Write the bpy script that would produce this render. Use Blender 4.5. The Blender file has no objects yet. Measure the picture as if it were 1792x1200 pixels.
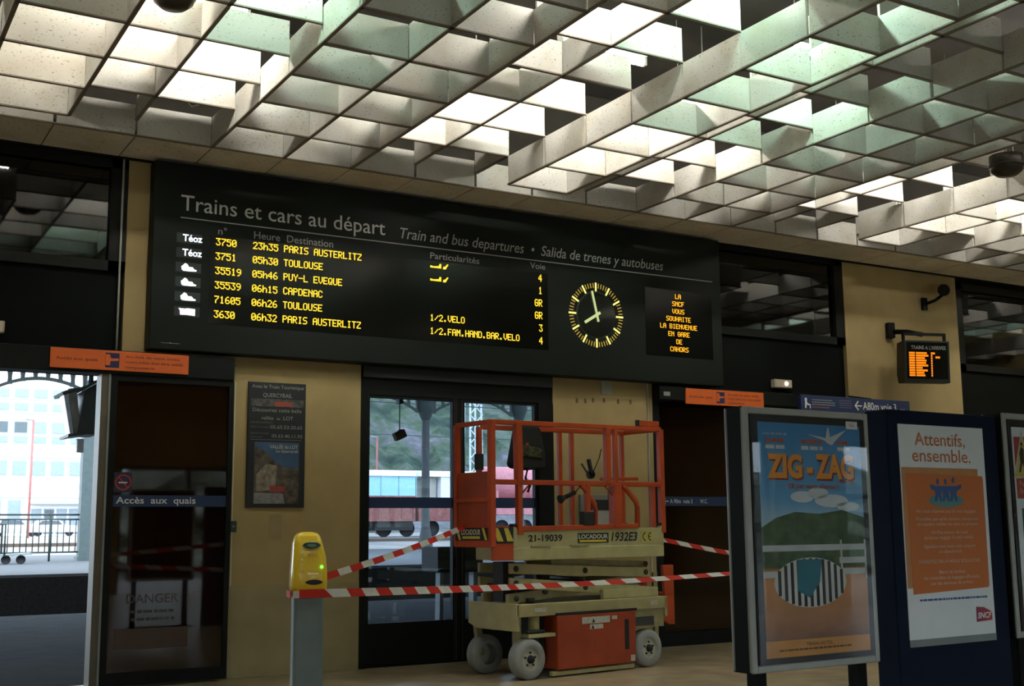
import bpy, bmesh, math, random
from mathutils import Vector, Matrix
random.seed(7)
scene = bpy.context.scene
COL = scene.collection
PI = math.pi

# ------------------------------------------------------------------ camera
CAM_R = Vector((0.86248505, -0.50600377, -0.00892842))
CAM_U = Vector((-0.06917432, -0.1353478, 0.98838044))
CAM_F = Vector((0.50133267, 0.85184573, 0.15173792))
CAM_P = Vector((-3.15789555, -11.74190648, 1.43450789))
FPX = 2095.87
cd = bpy.data.cameras.new('camera')
cam = bpy.data.objects.new('camera', cd)
COL.objects.link(cam)
mw = Matrix((CAM_R, CAM_U, -CAM_F)).transposed().to_4x4()
mw.translation = CAM_P
cam.matrix_world = mw
cd.sensor_fit = 'HORIZONTAL'
cd.sensor_width = 36.0
cd.lens = FPX / 1792 * 36
cd.clip_end = 1500
scene.camera = cam

# ------------------------------------------------------------------ world (overcast daylight) and exposure
w = bpy.data.worlds.new('overcast_sky')
scene.world = w
w.use_nodes = True
bg = w.node_tree.nodes['Background']
bg.inputs[0].default_value = (0.72, 0.86, 1.0, 1)
bg.inputs[1].default_value = 5.2
scene.view_settings.view_transform = 'Standard'
scene.view_settings.look = 'None'
scene.view_settings.gamma = 1
scene.view_settings.use_curve_mapping = False
scene.view_settings.exposure = 0.38
LAMP_W = 140.0     # radiance of the warm white tubes
LAMP_G = 95.0     # radiance of the greenish tubes

# ------------------------------------------------------------------ helpers
def link(o, parent=None):
    COL.objects.link(o)
    if parent is not None:
        o.parent = parent
    return o

def tag(o, label=None, cat=None, group=None, kind=None):
    if label: o['label'] = label
    if cat: o['category'] = cat
    if group: o['group'] = group
    if kind: o['kind'] = kind
    return o

def thing(name, label, cat, loc=(0, 0, 0), rz=0.0, group=None, kind=None, parent=None):
    o = bpy.data.objects.new(name, None)
    o.empty_display_size = 0.1
    o.location = loc
    o.rotation_euler = (0, 0, rz)
    link(o, parent)
    return tag(o, label, cat, group, kind)

MATS = {}
def nodes_of(name):
    m = bpy.data.materials.new(name)
    m.use_nodes = True
    nt = m.node_tree
    nt.nodes.clear()
    out = nt.nodes.new('ShaderNodeOutputMaterial')
    MATS[name] = m
    return m, nt, out

def M(name, col, rough=0.5, metal=0.0, var=0.10, scale=6.0, bump=0.0, bscale=60.0, spec=0.5, vec='Object', stretch=None, coat=0.0):
    if name in MATS: return MATS[name]
    m, nt, out = nodes_of(name)
    N, L = nt.nodes, nt.links
    p = N.new('ShaderNodeBsdfPrincipled')
    p.inputs['Roughness'].default_value = rough
    p.inputs['Metallic'].default_value = metal
    p.inputs['Specular IOR Level'].default_value = spec
    p.inputs['Coat Weight'].default_value = coat
    tc = N.new('ShaderNodeTexCoord')
    src = tc.outputs[vec]
    if stretch:
        mp = N.new('ShaderNodeMapping'); mp.inputs['Scale'].default_value = stretch
        L.new(src, mp.inputs[0]); src = mp.outputs[0]
    nz = N.new('ShaderNodeTexNoise')
    nz.inputs['Scale'].default_value = scale
    nz.inputs['Detail'].default_value = 6
    L.new(src, nz.inputs['Vector'])
    rp = N.new('ShaderNodeValToRGB')
    rp.color_ramp.elements[0].position = 0.3
    rp.color_ramp.elements[1].position = 0.7
    lo = [max(0, c * (1 - var)) for c in col]; hi = [min(1, c * (1 + var)) for c in col]
    rp.color_ramp.elements[0].color = (*lo, 1); rp.color_ramp.elements[1].color = (*hi, 1)
    L.new(nz.outputs[0], rp.inputs[0])
    L.new(rp.outputs[0], p.inputs['Base Color'])
    if bump:
        n2 = N.new('ShaderNodeTexNoise'); n2.inputs['Scale'].default_value = bscale; n2.inputs['Detail'].default_value = 4
        L.new(src, n2.inputs['Vector'])
        b = N.new('ShaderNodeBump'); b.inputs['Strength'].default_value = bump; b.inputs['Distance'].default_value = 0.01
        L.new(n2.outputs[0], b.inputs['Height']); L.new(b.outputs[0], p.inputs['Normal'])
    L.new(p.outputs[0], out.inputs[0])
    return m

def EM(name, col, strength):
    if name in MATS: return MATS[name]
    m, nt, out = nodes_of(name)
    e = nt.nodes.new('ShaderNodeEmission')
    e.inputs[0].default_value = (*col, 1); e.inputs[1].default_value = strength
    nt.links.new(e.outputs[0], out.inputs[0])
    return m

def GLASS(name, tint, rough=0.02, ior=1.5, gl=(1, 1, 1)):
    if name in MATS: return MATS[name]
    m, nt, out = nodes_of(name)
    N, L = nt.nodes, nt.links
    t = N.new('ShaderNodeBsdfTransparent'); t.inputs[0].default_value = (*tint, 1)
    g = N.new('ShaderNodeBsdfGlossy'); g.inputs['Roughness'].default_value = rough; g.inputs[0].default_value = (*gl, 1)
    lw = N.new('ShaderNodeLayerWeight'); lw.inputs[0].default_value = 0.5
    pw = N.new('ShaderNodeMath'); pw.operation = 'POWER'; pw.inputs[1].default_value = 5.0
    L.new(lw.outputs['Facing'], pw.inputs[0])
    f0 = ((ior - 1) / (ior + 1)) ** 2
    f = N.new('ShaderNodeMath'); f.operation = 'MULTIPLY_ADD'; f.inputs[1].default_value = 1 - f0; f.inputs[2].default_value = f0
    L.new(pw.outputs[0], f.inputs[0])
    mx = N.new('ShaderNodeMixShader')
    L.new(f.outputs[0], mx.inputs[0]); L.new(t.outputs[0], mx.inputs[1]); L.new(g.outputs[0], mx.inputs[2])
    L.new(mx.outputs[0], out.inputs[0])
    return m

class MB:
    def __init__(s): s.v = []; s.f = []; s.sm = []
    def add(s, vs, fs, smooth=False):
        k = len(s.v); s.v += [tuple(a) for a in vs]
        for f in fs: s.f.append([k + i for i in f]); s.sm.append(smooth)
        return s
    def box(s, x0, x1, y0, y1, z0, z1):
        vs = [(x, y, z) for z in (z0, z1) for y in (y0, y1) for x in (x0, x1)]
        return s.add(vs, [(0, 2, 3, 1), (4, 5, 7, 6), (0, 1, 5, 4), (2, 6, 7, 3), (0, 4, 6, 2), (1, 3, 7, 5)])
    def quad(s, a, b, c, d): return s.add([a, b, c, d], [(0, 1, 2, 3)])
    def prism(s, poly, y0, y1):            # polygon given in x,z, extruded along y
        n = len(poly)
        vs = [(x, y0, z) for x, z in poly] + [(x, y1, z) for x, z in poly]
        fs = [list(range(n)), list(range(2 * n - 1, n - 1, -1))] + [(i, i + n, (i + 1) % n + n, (i + 1) % n) for i in range(n)]
        return s.add(vs, fs)
    def prismx(s, poly, x0, x1):           # polygon in y,z extruded along x
        n = len(poly)
        vs = [(x0, y, z) for y, z in poly] + [(x1, y, z) for y, z in poly]
        fs = [list(range(n)), list(range(2 * n - 1, n - 1, -1))] + [(i, i + n, (i + 1) % n + n, (i + 1) % n) for i in range(n)]
        return s.add(vs, fs)
    def bar(s, p, q, w, h=None):           # rectangular bar
        h = h or w
        p, q = Vector(p), Vector(q); d = (q - p).normalized()
        up = Vector((0, 0, 1)) if abs(d.z) < 0.9 else Vector((0, 1, 0))
        a = d.cross(up).normalized() * w / 2; b = a.cross(d).normalized() * h / 2
        vs = [c + sa * a + sb * b for c in (p, q) for sa, sb in ((-1, -1), (1, -1), (1, 1), (-1, 1))]
        return s.add(vs, [(0, 3, 2, 1), (4, 5, 6, 7), (0, 1, 5, 4), (1, 2, 6, 5), (2, 3, 7, 6), (3, 0, 4, 7)])
    def tube(s, pts, r, n=8, r2=None):
        pts = [Vector(p) for p in pts]; m = len(pts); rings = []
        for i, p in enumerate(pts):
            d = ((pts[min(i + 1, m - 1)] - p).normalized() + (p - pts[max(i - 1, 0)]).normalized()).normalized()
            up = Vector((0, 0, 1)) if abs(d.z) < 0.95 else Vector((0, 1, 0))
            a = d.cross(up).normalized(); b = a.cross(d).normalized()
            rr = r if r2 is None else r + (r2 - r) * i / (m - 1)
            rings.append([p + rr * (math.cos(t) * a + math.sin(t) * b) for t in [2 * PI * k / n for k in range(n)]])
        vs = [v for ring in rings for v in ring]
        fs = [(i * n + k, i * n + (k + 1) % n, (i + 1) * n + (k + 1) % n, (i + 1) * n + k) for i in range(m - 1) for k in range(n)]
        k0 = len(s.v)
        s.add(vs, fs, True)
        s.f.append([k0 + i for i in range(n - 1, -1, -1)]); s.sm.append(False)
        s.f.append([k0 + (m - 1) * n + i for i in range(n)]); s.sm.append(False)
        return s
    def lathe(s, prof, c, axis, n=24):     # profile (r,h) around axis through c
        axis = Vector(axis).normalized(); c = Vector(c)
        up = Vector((0, 0, 1)) if abs(axis.z) < 0.9 else Vector((1, 0, 0))
        a = axis.cross(up).normalized(); b = axis.cross(a).normalized()
        vs = [c + axis * h + r * (math.cos(2 * PI * k / n) * a + math.sin(2 * PI * k / n) * b) for r, h in prof for k in range(n)]
        m = len(prof)
        fs = [(i * n + k, (i + 1) * n + k, (i + 1) * n + (k + 1) % n, i * n + (k + 1) % n) for i in range(m - 1) for k in range(n)]
        return s.add(vs, fs, True)
    def disc(s, c, r, y, n=32, rz=None):
        rz = rz or r
        return s.add([(c[0] + r * math.cos(2 * PI * k / n), y, c[1] + rz * math.sin(2 * PI * k / n)) for k in range(n)], [list(range(n))])
    def mesh(s, name, mat):
        me = bpy.data.meshes.new(name)
        me.from_pydata([tuple(v) for v in s.v], [], s.f)
        me.polygons.foreach_set('use_smooth', s.sm)
        bm = bmesh.new(); bm.from_mesh(me); bmesh.ops.recalc_face_normals(bm, faces=bm.faces); bm.to_mesh(me); bm.free()
        if mat: me.materials.append(mat)
        me.update()
        return me
    def build(s, name, mat, parent=None, bevel=0.0, seg=2):
        o = bpy.data.objects.new(name, s.mesh(name, mat))
        link(o, parent)
        if bevel:
            b = o.modifiers.new('bevel', 'BEVEL'); b.width = bevel; b.segments = seg; b.limit_method = 'ANGLE'
        return o

def structure(o): o['kind'] = 'structure'; return o

def text(name, s, x0, z, cap, mat, parent=None, x1=None, y=0.0, shear=0.0, bold=0.0, align='L', split=True):
    """lettering as flat mesh in the local XZ plane, facing -Y; cap = height of capitals, x1 fits the width"""
    cu = bpy.data.curves.new(name, 'FONT')
    cu.body = s; cu.size = 1.0; cu.shear = shear; cu.offset = bold; cu.resolution_u = 3
    tmp = bpy.data.objects.new(name + '_tmp', cu); COL.objects.link(tmp)
    dg = bpy.context.evaluated_depsgraph_get(); dg.update()
    me = bpy.data.meshes.new_from_object(tmp.evaluated_get(dg))
    COL.objects.unlink(tmp); bpy.data.objects.remove(tmp); bpy.data.curves.remove(cu)
    xs = [v.co.x for v in me.vertices]
    if not xs: return None
    a, b = min(xs), max(xs)
    sc = cap / 0.69
    sx = (x1 - x0) / (b - a) if x1 is not None else sc
    off = x0
    if align == 'C' and x1 is None: off = x0 - (b - a) * sx / 2
    for v in me.vertices:
        v.co = Vector((off + (v.co.x - a) * sx, y, z + v.co.y * sc))
    me.name = name; me.materials.clear(); me.materials.append(mat)
    if split and cap >= .045 and ' ' in s.strip():      # large lettering: one part per word
        bm = bmesh.new(); bm.from_mesh(me)
        todo = set(bm.verts); comps = []
        while todo:
            st = [todo.pop()]; cs = set(st)
            while st:
                for e in st.pop().link_edges:
                    for q in e.verts:
                        if q in todo: todo.discard(q); cs.add(q); st.append(q)
            comps.append((min(q.co.x for q in cs), max(q.co.x for q in cs), cs))
        comps.sort(key=lambda c: c[0])
        words = [[comps[0][0], comps[0][1], set(comps[0][2])]]
        for a_, b_, cs in comps[1:]:
            if a_ - words[-1][1] > cap * .22: words.append([a_, b_, set(cs)])
            else: words[-1][1] = max(words[-1][1], b_); words[-1][2] |= cs
        o = None
        for _, _, cs in words:
            ids = {q: i for i, q in enumerate(cs)}
            m2 = bpy.data.meshes.new(name)
            m2.from_pydata([tuple(q.co) for q in cs], [], [[ids[q] for q in f.verts] for f in bm.faces if f.verts[0] in cs])
            m2.materials.append(mat)
            o = link(bpy.data.objects.new(name, m2), parent)
        bm.free(); bpy.data.meshes.remove(me)
        return o
    o = bpy.data.objects.new(name, me)
    return link(o, parent)

def smallprint(name, x0, x1, z, h, mat, parent, y):
    """a line of print too small to read in the photograph: word-sized strokes"""
    b = MB(); x = x0
    while x < x1 - h * .5:
        w_ = min(random.uniform(1.2, 4.2) * h, x1 - x)
        b.quad((x, y, z), (x + w_, y, z), (x + w_, y, z + h), (x, y, z + h)); x += w_ + h * .55
    o = b.build(name, mat, parent); o['kind'] = 'stuff'
    return o
FONT = {
'0': '01110 10001 10011 10101 11001 10001 01110', '1': '00100 01100 00100 00100 00100 00100 01110', '2': '01110 10001 00001 00010 00100 01000 11111',
'3': '11111 00010 00100 00010 00001 10001 01110', '4': '00010 00110 01010 10010 11111 00010 00010', '5': '11111 10000 11110 00001 00001 10001 01110',
'6': '00110 01000 10000 11110 10001 10001 01110', '7': '11111 00001 00010 00100 01000 01000 01000', '8': '01110 10001 10001 01110 10001 10001 01110',
'9': '01110 10001 10001 01111 00001 00010 01100', 'h': '10000 10000 10110 11001 10001 10001 10001', '.': '00000 00000 00000 00000 00000 01100 01100',
'-': '00000 00000 00000 11111 00000 00000 00000', '/': '00000 00001 00010 00100 01000 10000 00000', ' ': '00000 00000 00000 00000 00000 00000 00000',
'A': '01110 10001 10001 11111 10001 10001 10001', 'B': '11110 10001 10001 11110 10001 10001 11110', 'C': '01110 10001 10000 10000 10000 10001 01110',
'D': '11110 10001 10001 10001 10001 10001 11110', 'E': '11111 10000 10000 11110 10000 10000 11111', 'F': '11111 10000 10000 11110 10000 10000 10000',
'G': '01110 10001 10000 10111 10001 10001 01110', 'H': '10001 10001 10001 11111 10001 10001 10001', 'I': '01110 00100 00100 00100 00100 00100 01110',
'L': '10000 10000 10000 10000 10000 10000 11111', 'M': '10001 11011 10101 10101 10001 10001 10001', 'N': '10001 11001 10101 10011 10001 10001 10001',
'O': '01110 10001 10001 10001 10001 10001 01110', 'P': '11110 10001 10001 11110 10000 10000 10000', 'Q': '01110 10001 10001 10001 10101 10010 01101',
'R': '11110 10001 10001 11110 10100 10010 10001', 'S': '01111 10000 10000 01110 00001 00001 11110', 'T': '11111 00100 00100 00100 00100 00100 00100',
'U': '10001 10001 10001 10001 10001 10001 01110', 'V': '10001 10001 10001 10001 10001 01010 00100', 'Y': '10001 10001 01010 00100 00100 00100 00100',
'Z': '11111 00001 00010 00100 01000 10000 11111'}
def led(name, s, x0, ztop, pitch, h, mat, parent, y):
    b = MB(); px = pitch / 6.0; pz = h / 7.0
    for i, ch in enumerate(s):
        if ch in ' .' and b.f:
            b.build(name, mat, parent); b = MB()
        for r_, row in enumerate(FONT[ch].split()):
            for c_, bit in enumerate(row):
                if bit == '1':
                    x = x0 + i * pitch + c_ * px; z = ztop - r_ * pz
                    b.quad((x - px * .14, y, z - pz * 1.0), (x + px * 1.14, y, z - pz * 1.0), (x + px * 1.14, y, z), (x - px * .14, y, z))
    return b.build(name, mat, parent)

# ------------------------------------------------------------------ materials
BEIGE = M('beige_plaster', (0.41, 0.31, 0.145), 0.75, var=0.10, scale=2.2, bump=0.15, bscale=90, spec=0.2)
DADO = M('beige_dado', (0.34, 0.27, 0.14), 0.6, var=0.12, scale=3.0, bump=0.1, spec=0.3)
BLACKF = M('black_frame_paint', (0.005, 0.006, 0.0055), 0.5, var=0.2, spec=.2)
SPANDREL = M('black_spandrel', (0.0035, 0.005, 0.004), 0.75, var=0.3, scale=1.5, spec=.12)
BROWN_GLASS = GLASS('dark_brown_glass', (0.60, 0.50, 0.42), 0.03)
TINT_GLASS = GLASS('grey_blue_glass', (0.66, 0.71, 0.76), 0.02)
DARK_GLASS = GLASS('transom_glass', (0.30, 0.32, 0.35), 0.03, ior=1.6)
CLEAR = GLASS('clear_glass', (0.97, 0.98, 0.98), 0.02, ior=1.3)
FLOORM = M('brown_terrazzo', (0.36, 0.285, 0.18), 0.32, var=0.26, scale=4.0, spec=0.4)
ALU = M('brushed_aluminium', (0.55, 0.56, 0.53), 0.35, metal=0.9, var=0.08)
STEEL = M('grey_painted_steel', (0.22, 0.25, 0.25), 0.5, var=0.08)
BLUE_BAND = M('navy_band', (0.012, 0.035, 0.11), 0.5, var=0.1)
WHITE_PRINT = M('white_print', (0.75, 0.75, 0.72), 0.6, var=0.03)
GREY_PRINT = M('grey_print', (0.30, 0.31, 0.29), 0.6, var=0.05)
DIM_PRINT = M('dim_print', (0.055, 0.05, 0.05), 0.6, var=0.05)
BLACK_PRINT = M('black_print', (0.012, 0.012, 0.014), 0.6, var=0.1)
ORANGE_SIGN = M('orange_sign', (0.72, 0.13, 0.015), 0.55, var=0.06)
RUBBER = M('black_rubber', (0.012, 0.012, 0.012), 0.7)
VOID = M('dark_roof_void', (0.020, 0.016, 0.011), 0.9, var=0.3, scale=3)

def panel_material(name, col):
    m, nt, out = nodes_of(name)
    N, L = nt.nodes, nt.links
    p = N.new('ShaderNodeBsdfPrincipled'); p.inputs['Roughness'].default_value = 0.85; p.inputs['Specular IOR Level'].default_value = 0.2
    tc = N.new('ShaderNodeTexCoord'); oi = N.new('ShaderNodeObjectInfo')
    ad = N.new('ShaderNodeVectorMath'); ad.operation = 'MULTIPLY_ADD'
    cmb = N.new('ShaderNodeCombineXYZ')
    for k in range(3): L.new(oi.outputs['Random'], cmb.inputs[k])
    ad.inputs[1].default_value = (40, 40, 40)
    L.new(cmb.outputs[0], ad.inputs[0]); L.new(tc.outputs['Object'], ad.inputs[2])
    mp = N.new('ShaderNodeMapping'); mp.inputs['Scale'].default_value = (45, 45, 95)
    L.new(ad.outputs[0], mp.inputs[0])
    nz = N.new('ShaderNodeTexNoise'); nz.inputs['Scale'].default_value = 1.0; nz.inputs['Detail'].default_value = 2
    L.new(mp.outputs[0], nz.inputs['Vector'])
    rp = N.new('ShaderNodeValToRGB')
    rp.color_ramp.elements[0].position = 0.64; rp.color_ramp.elements[0].color = (*col, 1)
    rp.color_ramp.elements[1].position = 0.70; rp.color_ramp.elements[1].color = (col[0] * .42, col[1] * .38, col[2] * .32, 1)
    L.new(nz.outputs[0], rp.inputs[0])
    # faint large stains
    n2 = N.new('ShaderNodeTexNoise'); n2.inputs['Scale'].default_value = 3.0; n2.inputs['Detail'].default_value = 5
    L.new(ad.outputs[0], n2.inputs['Vector'])
    r2 = N.new('ShaderNodeValToRGB'); r2.color_ramp.elements[0].position = 0.25; r2.color_ramp.elements[0].color = (0.86, 0.82, 0.74, 1)
    r2.color_ramp.elements[1].position = 0.55; r2.color_ramp.elements[1].color = (1, 1, 1, 1)
    L.new(n2.outputs[0], r2.inputs[0])
    mx = N.new('ShaderNodeMix'); mx.data_type = 'RGBA'; mx.blend_type = 'MULTIPLY'; mx.inputs[0].default_value = 1
    L.new(rp.outputs[0], mx.inputs[6]); L.new(r2.outputs[0], mx.inputs[7])
    L.new(mx.outputs[2], p.inputs['Base Color'])
    L.new(p.outputs[0], out.inputs[0])
    return m
PANEL = panel_material('pitted_fibre_panel', (0.66, 0.645, 0.60))
FLAT_TILE = panel_material('flat_ceiling_tile', (0.78, 0.72, 0.60))
TRIMM = M('panel_edge_trim', (0.22, 0.19, 0.15), 0.6)

# ================================================================== THE HALL
HX0, HX1, HY0 = -8.64, 18.72, -16.5
CEIL, T = 5.064, 0.72
structure(MB().box(HX0, HX1, HY0, 0.34, -0.2, 0).build('floor', FLOORM))

# ---- station wall towards the platform
wf = structure(thing('wall_front', 'beige plastered station wall of broad pillars between dark glazed bays', None))
for a, b in ((-0.61, 1.88), (4.30, 5.74), (9.10, 11.42), (-5.9, -3.5), (14.9, HX1), (HX0, -8.4)):
    MB().box(a, b, 0, 0.34, 0, 5.06).build('pillar', BEIGE, wf)
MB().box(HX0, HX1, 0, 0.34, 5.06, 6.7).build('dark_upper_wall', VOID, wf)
for a, b in ((-0.61, 1.88), (4.30, 5.74), (9.10, 11.42)):
    MB().box(a + .002, b - .002, -0.012, 0.0, 0.0, 0.885).build('dado', DADO, wf, bevel=0.003)
for a, b in ((5.655, 5.675),):
    MB().box(a, b, -0.012, 0, 0.0, 3.16).build('edge_strip', ALU, wf)
MB().box(0.505, 0.52, -0.012, 0, 0.885, 2.9).build('edge_strip', M('pale_edge', (0.62, 0.56, 0.38), .6), wf)
# old fixing holes, pale patch on the pillar beside the lift
for x, z in ((4.63, 2.90), (4.75, 2.90), (4.86, 2.915), (5.02, 2.92), (5.225, 2.915), (5.41, 2.918)):
    MB().disc((x, z), 0.018, -0.004, 12, 0.032).build('fixing_hole', M('grimy_hole', (0.12, 0.09, 0.05), .8), wf)
MB().box(4.98, 5.135, -0.012, 0, 2.99, 3.16).build('patch_plate', M('grey_patch', (0.36, 0.36, 0.29), .7), wf, bevel=0.002)
MB().box(0.90, 1.03, -0.004, 0, 1.33, 1.58).build('old_label_mark', M('stain', (0.34, 0.26, 0.13), .8), wf)
# other walls
structure(MB().box(HX0 - .3, HX0, HY0, 0.34, 0, 6.7).build('wall_left', BEIGE))
structure(MB().box(HX1, HX1 + .3, HY0, 0.34, 0, 6.7).build('wall_right', BEIGE))
wr = MB()
OPEN = ((-7.5, -4.2), (-2.6, 0.6), (3.0, 6.2), (8.4, 11.6), (13.4, 16.6))
xs = [HX0] + [v for o in OPEN for v in o] + [HX1]
for k in range(0, len(xs), 2): wr.box(xs[k], xs[k + 1], HY0 - .3, HY0, 0, 6.7)
for a, b in OPEN: wr.box(a, b, HY0 - .3, HY0, 2.9, 6.7)
structure(wr.build('wall_rear', BEIGE))
for k, (a, b) in enumerate(OPEN):
    o = structure(MB().box(a, b, HY0 - .2, HY0 - .14, 2.8, 2.9).box(a, a + .08, HY0 - .2, HY0 - .14, 0, 2.8).box(b - .08, b, HY0 - .2, HY0 - .14, 0, 2.8)
        .box((a + b) / 2 - .05, (a + b) / 2 + .05, HY0 - .2, HY0 - .14, 0, 2.8).build('door_%d' % (10 + k), BLACKF))
    MB().box(a + .08, b - .08, HY0 - .18, HY0 - .17, 0, 2.8).build('pane', CLEAR, o)

# ---- bays between the pillars: transom windows, spandrels, headers
def bay(n, x0, x1, zt0, zt1, hdr=True):
    o = structure(MB().box(x0, x1, 0.06, 0.12, 2.9, zt0).box(x0, x1, 0.05, 0.13, zt1, 5.06).build('trim_%d' % n, SPANDREL))
    wdw = MB()
    wdw.box(x0, x1, 0.01, 0.14, zt1, zt1 + .10).box(x0, x1, 0.01, 0.14, zt0 - .10, zt0)
    wdw.box(x0, x0 + .14, 0.01, 0.14, zt0 - .1, zt1 + .1).box(x1 - .16, x1, 0.01, 0.14, zt0 - .1, zt1 + .1)
    wo = structure(wdw.build('window_%d' % n, BLACKF))
    MB().box(x0 + .14, x1 - .16, 0.07, 0.08, zt0, zt1).build('pane', DARK_GLASS, wo)
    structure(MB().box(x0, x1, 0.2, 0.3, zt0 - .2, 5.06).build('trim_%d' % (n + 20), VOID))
bay(1, -3.5, -0.61, 4.02, 4.95)
bay(2, 1.88, 4.30, 4.02, 4.95)
bay(3, 5.74, 9.10, 3.97, 4.99)
bay(4, 11.42, 14.9, 3.76, 4.88)
bay(5, -8.4, -5.9, 4.02, 4.95)
# thin bright conduit beside the left window
MB().tube([(-0.665, -0.012, 5.05), (-0.665, -0.012, 3.13)], 0.011, 8).build('trim_60', M('pale_conduit', (0.45, 0.48, 0.42), .5)); structure(bpy.data.objects['trim_60'])

# ---- door 1: open sliding door on the left
def header(n, x0, x1, z0=2.90, z1=3.125):
    return structure(MB().box(x0, x1, -0.15, 0.06, z0, z1).build('trim_%d' % n, BLACKF, bevel=0.006))
header(30, -3.9, 0.46)
d1 = structure(MB().box(-0.81, -0.745, -0.12, 0.10, 0, 2.9).build('door_1', M('bronze_metal', (0.13, 0.11, 0.075), .5, metal=.2)))
MB().box(-0.745, -0.725, -0.13, 0.02, 0, 2.9).build('seal_strip', STEEL, d1)
leaf = structure(MB().box(-0.725, -0.66, -0.12, -0.08, 0.02, 2.9).box(0.42, 0.465, -0.12, -0.08, 0.02, 2.9).box(-0.66, 0.42, -0.12, -0.08, 0.02, 0.14)
                 .box(-0.66, 0.42, -0.12, -0.08, 2.84, 2.9).build('door_2', BLACKF))
MB().box(-0.66, 0.42, -0.105, -0.095, 0.14, 2.84).build('pane', BROWN_GLASS, leaf)
MB().box(-0.66, 0.42, -0.078, -0.07, 0.02, 2.9).build('backing', M('bronze_backing', (0.055, 0.030, 0.017), .6), leaf)
band = MB().box(-0.72, 0.42, -0.109, -0.106, 1.655, 1.762).build('blue_band', BLUE_BAND, leaf)
text('band_lettering', 'Accès  aux  quais', -0.632, 1.685, 0.062, WHITE_PRINT, band, x1=0.118, y=-0.1105, bold=0.012)
ns = MB().box(-0.675, -0.49, -0.109, -0.106, 1.79, 1.975).build('no_smoking_sticker', M('navy_sticker', (0.015, 0.022, 0.06), .5), leaf)
rg = MB()
for k in range(28):
    a, b = 2 * PI * k / 28, 2 * PI * (k + 1) / 28
    rg.quad((-.572 + .075 * math.cos(a), -.11, 1.882 + .075 * math.sin(a)), (-.572 + .075 * math.cos(b), -.11, 1.882 + .075 * math.sin(b)),
            (-.572 + .062 * math.cos(b), -.11, 1.882 + .062 * math.sin(b)), (-.572 + .062 * math.cos(a), -.11, 1.882 + .062 * math.sin(a)))
rg.quad((-.62, -.1103, 1.93), (-.612, -.1103, 1.938), (-.524, -.1103, 1.834), (-.532, -.1103, 1.826))
rg.build('prohibition_ring', M('red_ring', (0.45, 0.03, 0.03), .5), ns)
MB().box(-.615, -.535, -.1112, -.110, 1.874, 1.886).build('cigarette', WHITE_PRINT, ns)
text('danger_lettering', 'DANGER', -0.50, 0.76, 0.085, DIM_PRINT, leaf, x1=-0.02, y=-0.1075)
for k, (a, b) in enumerate(((-.47, -.06), (-.45, -.05))):
    smallprint('danger_small_print', a, b, 0.67 - .07 * k, 0.026, DIM_PRINT, leaf, -0.1075)
st = MB().box(-0.60, 0.08, -0.109, -0.106, 0.34, 0.53).build('lower_sticker', M('brown_sticker', (0.075, 0.04, 0.025), .6), leaf)
for q0, q1, z in ((-.45, -.08, .475), (-.36, -.16, .42), (-.53, 0.0, .36)): smallprint('sticker_print', q0, q1, z, .022, DIM_PRINT, st, -.1095)
# left counterpart of the sliding door, outside the frame
structure(MB().box(-3.8, -2.62, -0.11, -0.09, 0.02, 2.9).build('door_3', M('dark_leaf', (0.02, 0.012, 0.008), .3)))

# ---- centre double door
d4 = MB()
d4.box(1.88, 4.30, 0.02, 0.12, 2.85, 3.2).box(1.88, 4.30, 0.03, 0.20, 0.0, 0.03)
d4.box(1.88, 1.975, 0.0, 0.14, 0, 2.85).box(4.10, 4.30, 0.0, 0.14, 0, 2.85)
d4 = structure(d4.build('door_4', BLACKF))
MB().box(1.90, 4.28, -0.03, 0.02, 3.03, 3.15).build('header_rail', M('dark_grey_rail', (0.022, 0.025, 0.025), .5), d4, bevel=.004)
def door_leaf(n, x0, x1, gx0, gx1):
    f = MB().box(x0, gx0, 0.03, 0.09, 0.02, 2.85).box(gx1, x1, 0.03, 0.09, 0.02, 2.85).box(gx0, gx1, 0.03, 0.09, 2.82, 2.85).box(gx0, gx1, 0.03, 0.09, 0.02, 0.45)
    o = structure(f.build('door_%d' % n, BLACKF))
    MB().box(gx0, gx1, 0.055, 0.065, 0.45, 2.82).build('pane', TINT_GLASS, o)
    MB().box(gx0, gx1, 0.050, 0.053, 1.645, 1.76).build('blue_band', BLUE_BAND, o)
    MB().tube([(gx1 + .03, 0.02, 1.0), (gx1 + .03, 0.02, 1.25)], 0.012).build('handle', BLACKF, o)
door_leaf(5, 1.975, 3.07, 2.0, 2.995)
door_leaf(6, 3.07, 4.10, 3.15, 4.06)
for x in (3.012, 3.035, 3.105):
    MB().box(x, x + .008, 0.02, 0.03, 0.02, 2.85).build('weather_strip', M('dull_grey', (0.03, 0.03, 0.03), .5), d4)

# ---- right hand door
header(31, 5.74, 9.10, 2.955, 3.125)
d7 = MB().box(5.74, 5.86, 0.02, 0.12, 0, 2.955).box(7.35, 7.47, 0.02, 0.12, 0, 2.955).box(8.98, 9.10, 0.02, 0.12, 0, 2.955).box(5.86, 9.0, 0.02, 0.12, 0, 0.16)
d7 = structure(d7.build('door_7', BLACKF))
for a, b in ((5.86, 7.35), (7.47, 8.98)):
    MB().box(a, b, 0.06, 0.07, 0.16, 2.955).build('pane', BROWN_GLASS, d7)
MB().box(5.80, 9.0, 0.13, 0.15, 0.0, 2.955).build('backing', M('bronze_backing', (0.055, 0.030, 0.017), .6), d7)
b7 = MB().box(5.86, 7.35, 0.052, 0.055, 1.672, 1.785).build('blue_band', BLUE_BAND, d7)
ar = MB()
ar.quad((5.90, .050, 1.722), (5.99, .050, 1.722), (5.99, .050, 1.734), (5.90, .050, 1.734))
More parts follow.
